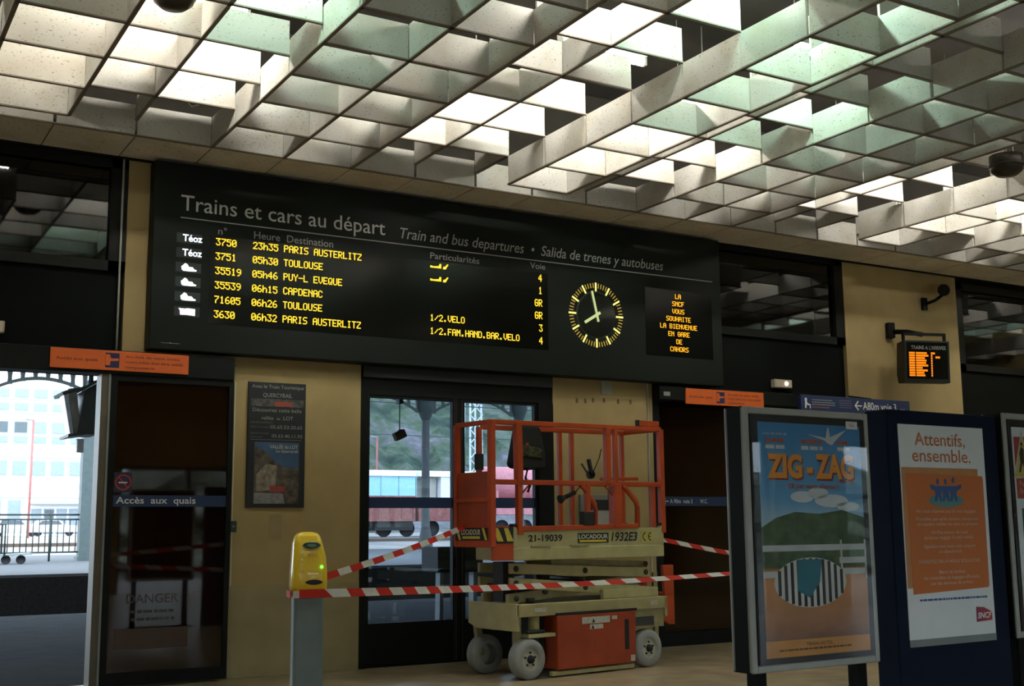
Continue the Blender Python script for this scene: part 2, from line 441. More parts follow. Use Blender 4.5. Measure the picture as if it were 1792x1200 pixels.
ar.quad((5.90, .0498, 1.728), (5.935, .0498, 1.690), (5.945, .0498, 1.70), (5.912, .0498, 1.728)).quad((5.90, .0498, 1.728), (5.912, .0498, 1.728), (5.945, .0498, 1.756), (5.935, .0498, 1.766))
ar.build('arrow', WHITE_PRINT, b7)
text('band_lettering', 'A 90m  voie 3', 6.01, 1.705, 0.05, WHITE_PRINT, b7, x1=6.36, y=0.0502, bold=.01)
text('band_lettering', 'W.C.', 6.48, 1.705, 0.05, WHITE_PRINT, b7, x1=6.60, y=0.0502, bold=.01)
MB().box(5.80, 5.90, -0.156, -0.15, 3.00, 3.05).build('data_plate', M('grey_plate', (0.3, 0.3, 0.28), .5), d7)
# bay at the far right: closed dark front
structure(MB().box(11.42, 14.9, 0.05, 0.10, 0.0, 2.9).build('door_8', M('dark_leaf', (0.02, 0.012, 0.008), .3)))

# ---- roof void above the open ceiling grid
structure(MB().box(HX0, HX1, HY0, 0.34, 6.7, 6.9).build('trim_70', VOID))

# ---- ceiling: flat row along the wall + egg-crate of hanging panels on three levels
ceiling = structure(thing('ceiling', 'open egg-crate ceiling of pitted panels with a flat row along the wall', None, (0, 0, 0)))
H = 0.30
def lev(c, j):
    m = c % 7
    if m in (0, 1): return 0.0
    if m == 4: return -0.15 if j >= 1 else 0.15
    return 0.15
def proj(p):
    d = Vector(p) - CAM_P; z = d.dot(CAM_F)
    if z < 0.3: return None
    return (896 + FPX * d.dot(CAM_R) / z, 600 - FPX * d.dot(CAM_U) / z, z)
def inframe(p, mg):
    q = proj(p)
    return q is not None and -mg < q[0] < 1792 + mg and -mg < q[1] < 1200 + mg
me_y = MB().box(-T / 2 + .014, T / 2 - .014, -.012, .012, 0.012, H).mesh('ceiling_panel', PANEL)
me_x = MB().box(-.012, .012, -T / 2 + .014, T / 2 - .014, 0.012, H).mesh('ceiling_panel', PANEL)
te_y = MB().box(-T / 2, T / 2, -.017, .017, 0, .012)
te_x = MB().box(-.017, .017, -T / 2, T / 2, 0, .012)
rest = MB(); trims = MB()
def put(kind, x, y, z):
    c = (x, y, z + H / 2)
    vis = any(inframe((x + a, y + b, z + h), 0) for a in ((-.34, 0, .34) if kind == 'y' else (0,)) for b in ((0,) if kind == 'y' else (-.34, 0, .34)) for h in (0, H))
    if vis:
        o = bpy.data.objects.new('ceiling_panel', me_y if kind == 'y' else me_x)
        o.location = (x + random.uniform(-.003, .003), y + random.uniform(-.003, .003), z)
        t = random.gauss(0, 0.006)
        o.rotation_euler = (t, 0, random.gauss(0, .004)) if kind == 'y' else (0, t, random.gauss(0, .004))
        link(o, ceiling)
    else:
        if kind == 'y': rest.box(x - T / 2 + .014, x + T / 2 - .014, y - .012, y + .012, z + .012, z + H)
        else: rest.box(x - .012, x + .012, y - T / 2 + .014, y + T / 2 - .014, z + .012, z + H)
    if kind == 'y': trims.box(x - T / 2, x + T / 2, y - .016, y + .016, z, z + .012)
    else: trims.box(x - .016, x + .016, y - T / 2, y + T / 2, z, z + .012)
C0, C1, NJ = -12, 26, 21
for c in range(C0, C1):
    for j in range(0, NJ + 1):
        y = -T - j * T
        L_ = 0.0 if j == 0 else min(lev(c, j), lev(c, j - 1))
        put('y', (c + .5) * T, y, CEIL + L_)
for i in range(C0, C1 + 1):
    for j in range(0, NJ):
        L_ = min(lev(i - 1, j), lev(i, j))
        put('x', i * T, -T - (j + .5) * T, CEIL + L_)
ro = rest.build('hidden_panels', PANEL, ceiling); ro['kind'] = 'stuff'
to = trims.build('edge_trims', TRIMM, ceiling); to['kind'] = 'stuff'
me_t = MB().box(-T / 2 + .007, T / 2 - .007, -T / 2 + .007, T / 2 - .007, 0, .02).mesh('ceiling_tile', FLAT_TILE)
for c in range(C0, C1):
    o = bpy.data.objects.new('ceiling_tile', me_t); o.location = ((c + .5) * T, -T / 2, CEIL + random.uniform(-.002, .002)); link(o, ceiling)
MB().box(HX0, HX1, -T + .02, 0, CEIL + .021, CEIL + .05).build('tile_carrier', VOID, ceiling)
MB().box(HX0, HX1, -.03, 0.0, CEIL - .02, CEIL).build('wall_angle', BLACKF, ceiling)

# ---- fluorescent lamps above the grid (the hall's own light)
WARM = EM('warm_tube', (1.0, 0.955, 0.86), LAMP_W)
GREEN = EM('greenish_tube', (0.66, 1.0, 0.82), LAMP_G)
WORN = EM('worn_warm_tube', (1.0, 0.93, 0.80), LAMP_W * 0.5)
HOUSING = M('lamp_housing', (0.35, 0.34, 0.30), .5)
def lamp(x0, x1, y, green=False, z=5.76, label=None):
    cx = (x0 + x1) / 2; hl = (x1 - x0) / 2
    t = thing('fluorescent_lamp', label or ('greenish fluorescent tube lamp hung above the open ceiling grid' if green == 1 else 'warm white fluorescent tube lamp hung above the open ceiling grid'),
              'lamp', (cx, y, z), 0, 'lamps above the ceiling grid')
    MB().tube([(-hl, 0, 0), (hl, 0, 0)], 0.034, 10).build('tube', (WARM, GREEN, WORN)[green], t)
    MB().box(-hl - .03, hl + .03, -.045, .045, .05, .10).build('housing', HOUSING, t, bevel=.004)
    MB().box(-hl - .03, -hl, -.03, .03, -.03, .05).build('end_socket', HOUSING, t)
    MB().box(hl, hl + .03, -.03, .03, -.03, .05).build('end_socket', HOUSING, t)
    MB().tube([(-hl * .7, 0, .10), (-hl * .7, 0, 6.7 - z)], .006, 6).build('hanger', HOUSING, t)
    MB().tube([(hl * .7, 0, .10), (hl * .7, 0, 6.7 - z)], .006, 6).build('hanger', HOUSING, t)
LAMPS = []
for m in range(-1, 4):        # three short lamps to every seven ceiling cells
    X = 5.04 * m
    LAMPS += [(X + 1.6, X + 2.1, -2.32, 0), (X + (3.0 if m == -1 else 2.5), X + (4.0 if m == -1 else 3.4), -3.08, 2 if m == -1 else 0), (X + 4.36, X + 4.84, -2.32, 0)]
LAMPS += [(1.6, 2.1, -4.72, 0), (2.4, 3.4, -5.42, 1), (4.36, 4.84, -4.05, 1), (-.68, -.2, -4.05, 1), (-3.4, -2.6, -5.3, 2),
          (13.4, 14.4, -5.4, 1), (15.6, 16.4, -2.9, 1),
          (-1.6, -0.4, -9.4, 2), (6.4, 7.6, -9.8, 2), (-5.0, -3.8, -13.0, 2), (3.5, 4.7, -13.5, 2), (12.6, 13.8, -12.5, 2)]  # unseen lamps added for the hall's general light
ORD = ['first', 'second', 'third', 'fourth', 'fifth', 'sixth', 'seventh', 'eighth', 'ninth', 'tenth', 'eleventh', 'twelfth', 'thirteenth', 'fourteenth', 'fifteenth']
lrows = sorted({round(l[2], 2) for l in LAMPS}, reverse=True)
for a, b, y, g in LAMPS:
    same = sorted(l[0] for l in LAMPS if abs(l[2] - y) < .005)
    rown = lrows.index(round(y, 2))
    lab = '%s tube lamp above the ceiling grid, %s from left in %s row from wall' % (['white', 'greenish', 'warm'][g], ORD[same.index(a)], ORD[rown])
    lamp(a, b, y, g, label=lab)

# loudspeaker-like round dark fitting at the top edge and at the far right
def dome(loc, r, label, lit):
    t = thing('ceiling_loudspeaker', label, 'loudspeaker', loc, 0, 'round ceiling fittings')
    MB().lathe([(0.001, -.10), (r * .6, -.09), (r * .9, -.05), (r, 0), (r, .12), (0.001, .12)], (0, 0, 0), (0, 0, 1), 28).build('shell', M('dark_brown_shell', (0.03, 0.022, 0.015), .4), t)
    MB().lathe([(r * 1.0, -.005), (r * 1.06, 0), (r * 1.06, .02), (r, .02)], (0, 0, 0), (0, 0, 1), 28).build('rim', M('dark_rim', (0.05, 0.04, 0.03), .5), t)
    MB().tube([(0, 0, .12), (0, 0, 6.7 - loc[2])], .012, 8).build('stem', HOUSING, t)
    return t

# ================================================================== DEPARTURE BOARD
BX0, BX1, BZ0, BZ1, BY = -0.405, 6.72, 3.155, 5.03, -0.2
board = thing('departure_board', 'long black departure board with yellow dot-matrix lines and round clock', 'display board', (0, BY, 0))
BBODY = M('board_black', (0.0045, 0.0085, 0.0065), 0.55, var=0.15, scale=2, spec=.22)
MB().box(BX0, BX1, 0, 0.19, BZ0, BZ1).build('body', BBODY, board, bevel=0.012)
SCREENM = M('screen_glass', (0.003, 0.004, 0.0035), 0.16, var=0.1, spec=0.35)
TITLE = M('title_print', (0.60, 0.62, 0.57), .6, var=.03)
SUBT = M('subtitle_print', (0.42, 0.43, 0.40), .6, var=.03)
HEAD = M('heading_print', (0.36, 0.365, 0.345), .6, var=.03)
text('title_lettering', 'Trains et cars au départ', -0.143, 4.555, 0.156, TITLE, board, x1=2.058, y=-.004, bold=.003)
text('subtitle_lettering', 'Train and bus departures  •  Salida de trenes y autobuses', 2.235, 4.545, 0.118, SUBT, board, x1=5.81, y=-.004, shear=.22, bold=.002)
MB().box(-0.143, 6.583, -.006, -.001, 4.473, 4.484).build('rule_line', SUBT, board)
text('heading_lettering', 'n°', 0.235, 4.352, 0.07, HEAD, board, x1=0.325, y=-.004, bold=.006)
text('heading_lettering', 'Heure  Destination', 0.605, 4.352, 0.075, HEAD, board, x1=1.462, y=-.004, bold=.006)
text('heading_lettering', 'Particularités', 2.60, 4.358, 0.07, HEAD, board, x1=3.215, y=-.004, bold=.006)
text('heading_lettering', 'Voie', 3.885, 4.382, 0.07, HEAD, board, x1=4.09, y=-.004, bold=.006)
LED = EM('led_yellow', (1.0, 0.60, 0.035), 1.25)
LEDO = EM('led_orange', (1.0, 0.44, 0.02), 1.15)
ICON_B = EM('icon_bluish', (0.80, 0.90, 1.0), 1.6)
ICON_P = EM('icon_pinkish', (1.0, 0.90, 1.0), 1.5)
ROWS = [('3750', '23h35', 'PARIS AUSTERLITZ', 'v', '4'), ('3751', '05h30', 'TOULOUSE', 'v', '1'), ('35519', '05h46', 'PUY-L EVEQUE', '', 'GR'),
        ('35539', '06h15', 'CAPDENAC', '', 'GR'), ('71605', '06h26', 'TOULOUSE', '1/2.VELO', '3'), ('3630', '06h32', 'PARIS AUSTERLITZ', '1/2.FAM.HAND.BAR.VELO', '4')]
MB().box(0.16, 4.12, -.003, 0.001, 3.44, 4.335).build('screen', SCREENM, board)
ICONW = M('icon_window', (0.030, 0.042, 0.042), .35)
for k, (num, hr, dest, part, voie) in enumerate(ROWS):
    zt = 4.312 - .1465 * k
    h = .074
    led('train_number', num, .216, zt, .0545, h, LED, board, -.005)
    led('departure_time', hr, .597, zt + .004, .0548, h, LED, board, -.005)
    led('destination', dest, .925, zt + .006, .0542, h, LED, board, -.005)
    if part == 'v':
        b = MB()
        for dx in (0, .14):          # berth pictograms: reclining figure and seat
            pass
        b.prism([(2.60, zt - .055), (2.735, zt - .055), (2.735, zt - .005), (2.715, zt - .005), (2.705, zt - .03), (2.64, zt - .038), (2.60, zt - .03)], -.006, -.004)
        b.prism([(2.755, zt - .06), (2.79, zt - .06), (2.805, zt - .035), (2.825, zt - .004), (2.808, zt - .0), (2.785, zt - .028), (2.765, zt - .03)], -.006, -.004)
        b.build('berth_pictogram', LED, board)
    elif part:
        led('service_note', part, 2.60, zt + .012, .0543, h, LED, board, -.005)
    led('track_number', voie, 4.05 - .0545 * len(voie), zt + .006, .0545, .084, LED, board, -.005)
    x = -.115 - .004 * k
    MB().box(-.175, .075, -.003, .001, zt - .085, zt + .012).build('icon_window', ICONW, board)
    if k < 2:
        ic = text('service_icon', 'Téoz', -.115, zt - .066, .066, ICON_B, board, x1=.078, y=-.005, bold=.02)
    elif k < 5:
        MB().prism([(-.115, zt - .062), (-.12, zt - .03), (-.105, zt - .018), (-.085, zt + .004), (-.062, zt - .004), (-.045, zt - .03), (-.01, zt - .03), (.008, zt - .052), (.03, zt - .056), (.03, zt - .07), (-.03, zt - .074), (-.10, zt - .073)], -.006, -.004).build('service_icon', ICON_P, board)
    else:
        MB().prism([(-.135, zt - .008), (-.07, zt - .010), (-.05, zt - .004), (.028, zt - .008), (.028, zt - .074), (-.05, zt - .070), (-.118, zt - .072), (-.12, zt - .03)], -.006, -.004).build('service_icon', ICON_P, board)
# message screen
MB().box(5.52, 6.56, -.003, 0.001, 3.48, 4.315).build('screen', SCREENM, board)
MSG = ['LA', 'SNCF', 'VOUS', 'SOUHAITE', 'LA BIENVENUE', 'EN GARE', 'DE', 'CAHORS']
for k, s in enumerate(MSG):
    led('message_line', s, 6.03 - .0485 * len(s) / 2, 4.268 - .0945 * k, .0485, .06, LEDO, board, -.005)
text('maker_lettering', '—•—', -0.292, 3.212, .02, TITLE, board, x1=-.112, y=-.004, bold=.02)
# clock
ck = MB().disc((4.795, 3.907), .27, -.010, 40).build('clock_face', M('clock_glass', (0.010, 0.013, 0.011), .08, spec=.9, var=.05), board)
rim = MB()
for k in range(40):
    a, b = 2 * PI * k / 40, 2 * PI * (k + 1) / 40
    rim.quad((4.795 + .27 * math.cos(a), -.010, 3.907 + .27 * math.sin(a)), (4.795 + .27 * math.cos(b), -.010, 3.907 + .27 * math.sin(b)),
             (4.795 + .28 * math.cos(b), 0, 3.907 + .28 * math.sin(b)), (4.795 + .28 * math.cos(a), 0, 3.907 + .28 * math.sin(a)))
rim.build('clock_rim', M('greenish_rim', (0.05, 0.09, 0.07), .15), board)
CLK = EM('clock_yellow', (1.0, 0.86, 0.22), 1.0)
CLKD = EM('clock_yellow_dim', (0.9, 0.62, 0.10), 0.42)
hm = MB().box(-.011, .011, -.005, -.003, .285, .39).mesh('hour_mark', CLK)
mm = MB().box(-.0055, .0055, -.005, -.003, .325, .383).mesh('minute_mark', CLKD)
for k in range(60):
    o = bpy.data.objects.new('hour_mark' if k % 5 == 0 else 'minute_mark', hm if k % 5 == 0 else mm)
    o.location = (4.795, 0, 3.907); o.rotation_euler = (0, 2 * PI * k / 60, 0)
    link(o, board)
HAND = EM('hand_phosphor', (0.72, 0.86, 0.36), 0.62)
def hand(name, ang, l0, l1, wd, y):
    o = MB().box(-wd / 2, wd / 2, y - .003, y, l0, l1).build(name, HAND, board); o.location = (4.795, 0, 3.907); o.rotation_euler = (0, ang, 0)
hand('hour_hand', 2 * PI * 7.97 / 12, -.06, .20, .034, -.014)
hand('minute_hand', 2 * PI * 58.0 / 60 - .02, -.085, .29, .028, -.019)

# ================================================================== SIGNS ON THE WALL
def orange_sign(x0, x1, z0, z1, y, label):
    t = thing('orange_sign', label, 'sign', (x0, y, z0), 0, 'orange platform access signs')
    W_, H_ = x1 - x0, z1 - z0
    MB().box(0, W_, 0, .02, 0, H_).build('plate', ORANGE_SIGN, t, bevel=.002)
    text('left_lettering', 'Accès aux quais', W_ * .04, H_ * .42, H_ * .15, M('brown_print', (0.14, 0.03, 0.012), .6), t, x1=W_ * .33, y=-.002, bold=.008)
    for k, (s, e) in enumerate((('Au-delà de cette limite', .93), ('votre billet doit être validé', .955), ('compostez-le', .745))):
        text('right_lettering', s, W_ * .53, H_ * (.68 - .27 * k), H_ * .13, MATS['brown_print'], t, x1=W_ * e, y=-.002, bold=.008)
    px = W_ * .385
    pg = MB().box(px, px + W_ * .10, -.003, 0, H_ * .14, H_ * .88).build('pictogram', M('navy_pictogram', (0.012, 0.018, 0.09), .5), t)
    MB().prism([(px, H_ * .25), (px + W_ * .035, H_ * .25), (px + W_ * .035, H_ * .46), (px + W_ * .095, H_ * .5), (px + W_ * .095, H_ * .62), (px + W_ * .04, H_ * .6), (px + W_ * .03, H_ * .8), (px, H_ * .8)], -.0045, -.0035).build('ticket_shape', ORANGE_SIGN, pg)
    return t
orange_sign(-1.287, -0.008, 2.928, 3.115, -0.172, 'orange sign on the dark header above the open doorway')
orange_sign(6.13, 7.395, 2.915, 3.108, -0.172, 'orange sign above the dark brown door behind the film poster stand')

# small black rail poster on the pillar
t = thing('tourist_train_sign', 'tall narrow black sign with white lettering and cliff photograph on beige pillar', 'sign', (0.645, -0.03, 1.648))
MB().box(0, .61, 0, .03, 0, 1.266).build('panel', M('sign_black', (0.010, 0.011, 0.013), .45), t, bevel=.004)
GP = M('sign_grey_print', (0.26, 0.25, 0.25), .6)
GD = M('sign_dim_print', (0.13, 0.13, 0.13), .6)
for s, x0, x1, z, c in (('Avec le Train Touristique', .035, .585, 1.205, .034), ('QUERCYRAIL', .15, .46, 1.115, .04), ('Découvrez cette belle', .045, .565, .965, .036),
                        ('vallée', .135, .265, .885, .034), ('du', .30, .335, .885, .025), ('LOT', .37, .475, .885, .038),
                        ('05.65.53.20.65', .235, .575, .795, .034), ('05.63.40.11.93', .25, .575, .705, .034)):
    text('lettering', s, x0, z, c, GP, t, x1=x1, y=-.002, bold=.006)
for s, x0, x1, z in (('RENSEIGNEMENTS', .03, .26, .845), ('Office de Tourisme', .03, .225, .80), ('RESERVATIONS', .03, .215, .735), ('Quercyrail', .03, .15, .70)):
    text('small_lettering', s, x0, z, .018, GD, t, x1=x1, y=-.002)
MB().box(.03, .57, -.002, 0, .678, .684).build('rule_line', GD, t)
MB().box(.03, .59, -.002, 0, 1.02, 1.095).build('photo_strip', M('photo_strip_print', (0.07, 0.065, 0.06), .5, var=.9, scale=18), t)
MB().box(.28, .46, -.0035, -.002, 1.025, 1.07).build('red_train_print', M('red_train', (0.35, 0.05, 0.035), .5), t)
ph = MB().box(.075, .545, -.002, 0, .04, .655).build('photograph', M('photo_sky', (0.045, 0.10, 0.20), .4, var=.25, scale=3), t)
MB().prism([(.075, .04), (.545, .04), (.545, .40), (.40, .40), (.30, .45), (.22, .54), (.075, .62)], -.0035, -.0021).build('cliff_print', M('cliff', (0.085, 0.068, 0.05), .5, var=.8, scale=14), ph)
MB().prism([(.10, .16), (.30, .18), (.31, .42), (.20, .44), (.10, .33)], -.0045, -.0036).build('rock_print', M('rock', (0.24, 0.20, 0.15), .5, var=.5, scale=20), ph)
MB().box(.24, .40, -.0055, -.0046, .16, .215).build('red_train_print', M('red_train', (0.35, 0.05, 0.035), .5), ph)
MB().prism([(.075, .04), (.40, .04), (.38, .14), (.075, .15)], -.0045, -.0036).build('road_print', M('road', (0.22, 0.22, 0.22), .5, var=.3, scale=20), ph)
text('caption', 'VALLÉE du LOT', .23, .595, .034, M('cream_print', (0.5, 0.45, 0.32), .6), ph, x1=.53, y=-.0065, bold=.012)
text('caption', 'Le Quercyrail', .30, .555, .026, MATS['cream_print'], ph, x1=.53, y=-.0065, bold=.012)

# door push button, emergency lights
t = thing('wall_switch_box', 'small dark green switch box beside the sliding door', 'switch', (0.483, -0.05, 1.41))
MB().box(0, .07, 0, .05, 0, .105).build('case', M('dark_green_box', (0.02, 0.05, 0.04), .5), t, bevel=.006)
MB().disc((.035, .055), .014, -.002, 16).build('button', M('grey_button', (0.12, 0.18, 0.15), .5), t)
def emergency(loc, label):
    t = thing('emergency_light', label, 'lamp', loc, 0, 'emergency lights above the doors')
    MB().box(0, .31, 0, .08, 0, .115).build('case', M('cream_case', (0.45, 0.38, 0.28), .5), t, bevel=.012)
    MB().box(.02, .29, -.004, 0, .012, .103).build('diffuser', M('diffuser', (0.55, 0.48, 0.38), .4), t)
    MB().lathe([(0.001, -.03), (.02, -.026), (.03, -.008), (.03, 0)], (.20, 0, .06), (0, 1, 0), 14).build('bulb', EM('bulb_glow', (1, .78, .6), 2.2), t)
emergency((7.73, -0.03, 3.21), 'small lit emergency light above the blue direction sign')
emergency((-1.98, -0.03, 3.235), 'small lit emergency light cut by the left edge above the open doorway')

# blue hanging direction sign
t = thing('direction_sign', 'long navy hanging sign with white arrow and wheelchair pictogram', 'sign', (7.80, -0.42, 2.86))
MB().box(0, 2.01, 0, .06, 0, .225).build('panel', M('navy_sign', (0.012, 0.025, 0.095), .5), t, bevel=.004)
MB().tube([(.2, .03, .225), (.2, .45, .3)], .012).build('bracket', BLACKF, t)
MB().tube([(1.3, .03, .225), (1.3, .42, .3)], .012).build('bracket', BLACKF, t)
whp = MB()
whp.disc((.085, .165), .022, -.003, 16).prism([(.065, .05), (.085, .05), (.10, .10), (.15, .085), (.15, .05), (.165, .05), (.165, .10), (.11, .12), (.10, .15), (.07, .15)], -.004, -.002)
whp.build('wheelchair_pictogram', WHITE_PRINT, t)
for k, (a, b) in enumerate(((.19, .56), (.19, .60), (.19, .60))):
    smallprint('small_print', a, b, .16 - .03 * k, .012, GREY_PRINT, t, -.003)
smallprint('small_print', .19, .50, .065, .012, M('orange_print', (.4, .12, .03), .6), t, -.003)
for k in range(4): smallprint('small_print', .68, .90, .17 - .03 * k, .010, M('mauve_print', (0.16, 0.14, 0.22), .6), t, -.003)
a2 = MB()
a2.quad((.965, -.003, .112), (1.09, -.003, .112), (1.09, -.003, .128), (.965, -.003, .128))
a2.quad((.955, -.0032, .12), (1.02, -.0032, .055), (1.035, -.0032, .07), (.978, -.0032, .12)).quad((.955, -.0032, .12), (.978, -.0032, .12), (1.035, -.0032, .175), (1.02, -.0032, .19))
a2.build('arrow', WHITE_PRINT, t)
text('main_lettering', 'A80m voie 3', 1.11, .075, .10, WHITE_PRINT, t, x1=1.74, y=-.003, bold=.008)
text('small_lettering', 'et W.C.', 1.77, .075, .035, WHITE_PRINT, t, x1=1.92, y=-.003)

# arrivals monitor on the right pillar
t = thing('arrivals_monitor', 'black arrivals monitor with orange text lines bracketed to the right pillar', 'monitor', (9.70, -0.46, 3.34), math.radians(-17)); t.scale = (0.78, 1, 1)
MB().prismx([(0, 0), (-.03, .58), (.16, .56), (.20, .12), (.17, 0)], 0, .90).build('case', M('monitor_black', (0.010, 0.011, 0.010), .4), t, bevel=.012)
scr = MB().add([(.05, -.006, .05), (.85, -.006, .05), (.85, -.033, .55), (.05, -.033, .55)], [(0, 1, 2, 3)]).build('screen', SCREENM, t)
def slant(o):   # tilt flat print onto the leaning screen
    for v in o.data.vertices: v.co.y += -.006 - (v.co.z - .05) * .054 - .002
    return o
slant(text('heading_lettering', "TRAINS A L'ARRIVEE", .135, .455, .05, GREY_PRINT, t, x1=.82, y=0, bold=.01, split=False))
ORL = EM('crt_orange', (1.0, 0.23, 0.01), 1.0)
for k in range(10):
    z = .39 - .034 * k
    L_ = [.44, .47, .40, .43, .42, .46, .35, .45, .38, .40][k]
    e_ = .60 if k == 0 else .55
    for q0, q1 in ((.09, .205), (.225, L_), (.52, e_)):
        slant(MB().quad((q0, 0, z), (q1, 0, z), (q1, 0, z + .026), (q0, 0, z + .026)).build('arrival_line', ORL, t))
slant(MB().quad((.61, 0, .335), (.70, 0, .335), (.70, 0, .362), (.61, 0, .362)).build('arrival_line', ORL, t))
MB().box(0.02, .05, .0, .05, .56, .68).box(.83, .86, 0, .05, .56, .68).box(.02, .86, .0, .05, .655, .69).build('bracket', BLACKF, t)
MB().tube([(.42, .03, .67), (.30, .25, .74), (.12, .52, .78)], .035, 10).build('arm', BLACKF, t)
MB().box(.06, .20, .42, .55, .68, .90).build('wall_mount', BLACKF, t, bevel=.01)
# security camera
t = thing('security_camera', 'small dark security camera on the right pillar under the ceiling', 'camera', (10.70, -0.03, 4.55))
MB().box(-.05, .04, -.02, .03, -.06, .12).build('wall_plate', BLACKF, t, bevel=.006)
MB().tube([(0, -.02, .03), (.08, -.12, .07), (.14, -.2, .14)], .022, 8).build('arm', BLACKF, t)
MB().tube([(.06, -.30, .19), (.27, -.12, .26)], .075, 14).build('body', M('camera_grey', (0.03, 0.033, 0.03), .4), t)
MB().tube([(.03, -.325, .18), (.06, -.30, .19)], .085, 14).build('lens_ring', BLACKF, t)
MB().tube([(.27, -.12, .26), (.32, -.03, .28)], .03, 10).build('rear_cable', STEEL, t)

# notice board on the pillar behind the lift
t = thing('wall_cabinet', 'grey framed cabinet with pale sheets on the pillar behind the lift', 'cabinet', (4.63, -0.04, 1.35))
MB().box(0, .61, 0, .04, 0, .45).build('frame', M('cabinet_grey', (0.20, 0.20, 0.18), .5), t, bevel=.006)
MB().box(.05, .57, -.004, 0, .27, .39).build('black_screen', BLACK_PRINT, t)
MB().box(.05, .57, -.004, 0, .02, .26).build('paper_sheet', M('pale_paper', (0.42, 0.42, 0.38), .7), t)

# ================================================================== SCISSOR LIFT
LIFT = thing('scissor_lift', 'cream and orange scissor lift parked in front of the central doors', 'lift', (2.9, -1.754, 0), math.radians(7.92))
CREAM = M('cream_paint', (0.46, 0.41, 0.20), .5, var=.12, scale=7, bump=.05)
CREAM2 = M('cream_paint_darkened', (0.34, 0.30, 0.15), .55, var=.2, scale=8)  # darker cream; on the inner scissor arms it paints in the shade
ORG = M('orange_paint', (0.47, 0.062, 0.010), .42, var=.12, scale=5)
ORG2 = M('red_orange_panel', (0.36, 0.050, 0.010), .42, var=.16, scale=4)
TYRE = M('grey_tyre', (0.30, 0.31, 0.30), .8, var=.15)
DARKM = M('dark_machinery', (0.03, 0.03, 0.027), .6)
def wheel(lx, ly, out):
    s = out
    tm = MB().lathe([(.105, 0), (.125, s * .004), (.165, s * .002), (.184, -s * .014), (.190, -s * .035), (.190, -s * .10), (.182, -s * .125), (.10, -s * .13)], (lx, ly, .19), (0, 1, 0), 32)
    w_ = tm.build('wheel', TYRE, LIFT)
    MB().lathe([(.128, s * .002), (.118, -s * .002), (.112, -s * .022), (.07, -s * .026), (.045, -s * .012), (.001, -s * .012)], (lx, ly, .19), (0, 1, 0), 28).build('rim', M('wheel_rim', (0.55, 0.54, 0.44), .5), w_)
    MB().lathe([(.04, -s * .012), (.036, s * .012), (.001, s * .014)], (lx, ly, .19), (0, 1, 0), 18).build('hub', RUBBER, w_)
    for k in range(5):
        nb = MB()
        a = 2 * PI * k / 5 + .3
        c = (lx + .062 * math.cos(a), ly - s * .02, .19 + .062 * math.sin(a))
        nb.lathe([(.011, 0), (.011, s * .014), (.001, s * .014)], c, (0, 1, 0), 6)
        nb.build('wheel_nut', DARKM, w_)
wheel(0.0, 0.0, -1); wheel(1.575, 0.0, -1)
wheel(0.0, 0.80, 1); wheel(1.575, 0.80, 1)
# chassis
MB().box(-.172, 1.85, 0.0, .05, .585, .705).build('chassis_beam', CREAM, LIFT, bevel=.008)
MB().box(-.172, 1.85, .72, .77, .585, .705).build('chassis_beam', CREAM, LIFT, bevel=.008)
MB().prismx([(0, .712), (.77, .712), (.77, .50), (.62, .455), (0, .455)], -.175, -.135).build('end_plate', CREAM, LIFT, bevel=.006)
MB().box(1.81, 1.85, 0, .77, .50, .705).build('end_plate', CREAM, LIFT, bevel=.006)
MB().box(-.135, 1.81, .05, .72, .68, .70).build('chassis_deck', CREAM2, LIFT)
MB().box(.24, 1.40, .18, .60, .12, .60).build('chassis_core', DARKM, LIFT)
MB().box(1.36, 1.81, .02, .05, .40, .585).build('rear_side_plate', CREAM2, LIFT)
MB().box(1.39, 1.66, .012, .02, .42, .51).build('data_plate', M('plate_dark', (0.05, 0.05, 0.05), .5), LIFT)
for ly in (.09, .68):
    MB().tube([(.11, ly, .42), (.11, ly, .59)], .055, 16).build('king_pin', CREAM, LIFT)
MB().prism([(-.02, .385), (.42, .385), (.42, .42), (-.02, .42)], .01, .20).build('steering_plate', CREAM, LIFT, bevel=.004)
MB().tube([(-.02, .04, .44), (.20, .04, .44)], .018, 8).build('tie_rod', DARKM, LIFT)
MB().bar((-.06, .80, .62), (-.06, .72, .18), .07, .05).build('steering_fork', CREAM2, LIFT)
MB().bar((-.06, .14, .62), (-.06, .14, .18), .07, .05).build('steering_fork', CREAM2, LIFT)
MB().tube([(.07, .09, .705), (.07, .09, .755)], .045, 10).build('fluid_cap', RUBBER, LIFT)
bx = MB().prism([(.316, .07), (1.355, .07), (1.365, .58), (.316, .58)], -.025, .20).build('battery_box', ORG2, LIFT, bevel=.010)
MB().box(.31, 1.385, -.02, .2, .582, .605).build('gasket', RUBBER, bx)
MB().box(1.205, 1.26, -.029, -.024, .205, .50).build('handle_slot', RUBBER, bx)
WP = M('sticker_white', (0.55, 0.54, 0.47), .6, var=.2, scale=60)
MB().box(.63, 1.00, -.028, -.024, .485, .55).build('sticker', WP, bx)
MB().box(.73, .91, -.028, -.024, .43, .475).build('sticker', WP, bx)
MB().box(1.03, 1.10, -.028, -.024, .51, .545).build('sticker', WP, bx)
MB().box(1.28, 1.34, -.028, -.024, .085, .145).build('sticker', WP, bx)
for p in ((.78, .512), (.77, .452)):
    MB().prism([(p[0] - .02, p[1] - .018), (p[0] + .02, p[1] - .018), (p[0], p[1] + .02)], -.0295, -.0282).build('warning_triangle', BLACK_PRINT, bx)
MB().box(.26, 1.35, -.005, .05, .015, .055).build('skid_bar', CREAM, LIFT, bevel=.006)
MB().box(.04, .19, -.006, -.001, .625, .665).build('sticker', WP, LIFT)
MB().box(1.60, 1.70, -.006, -.001, .625, .665).build('sticker', WP, LIFT)
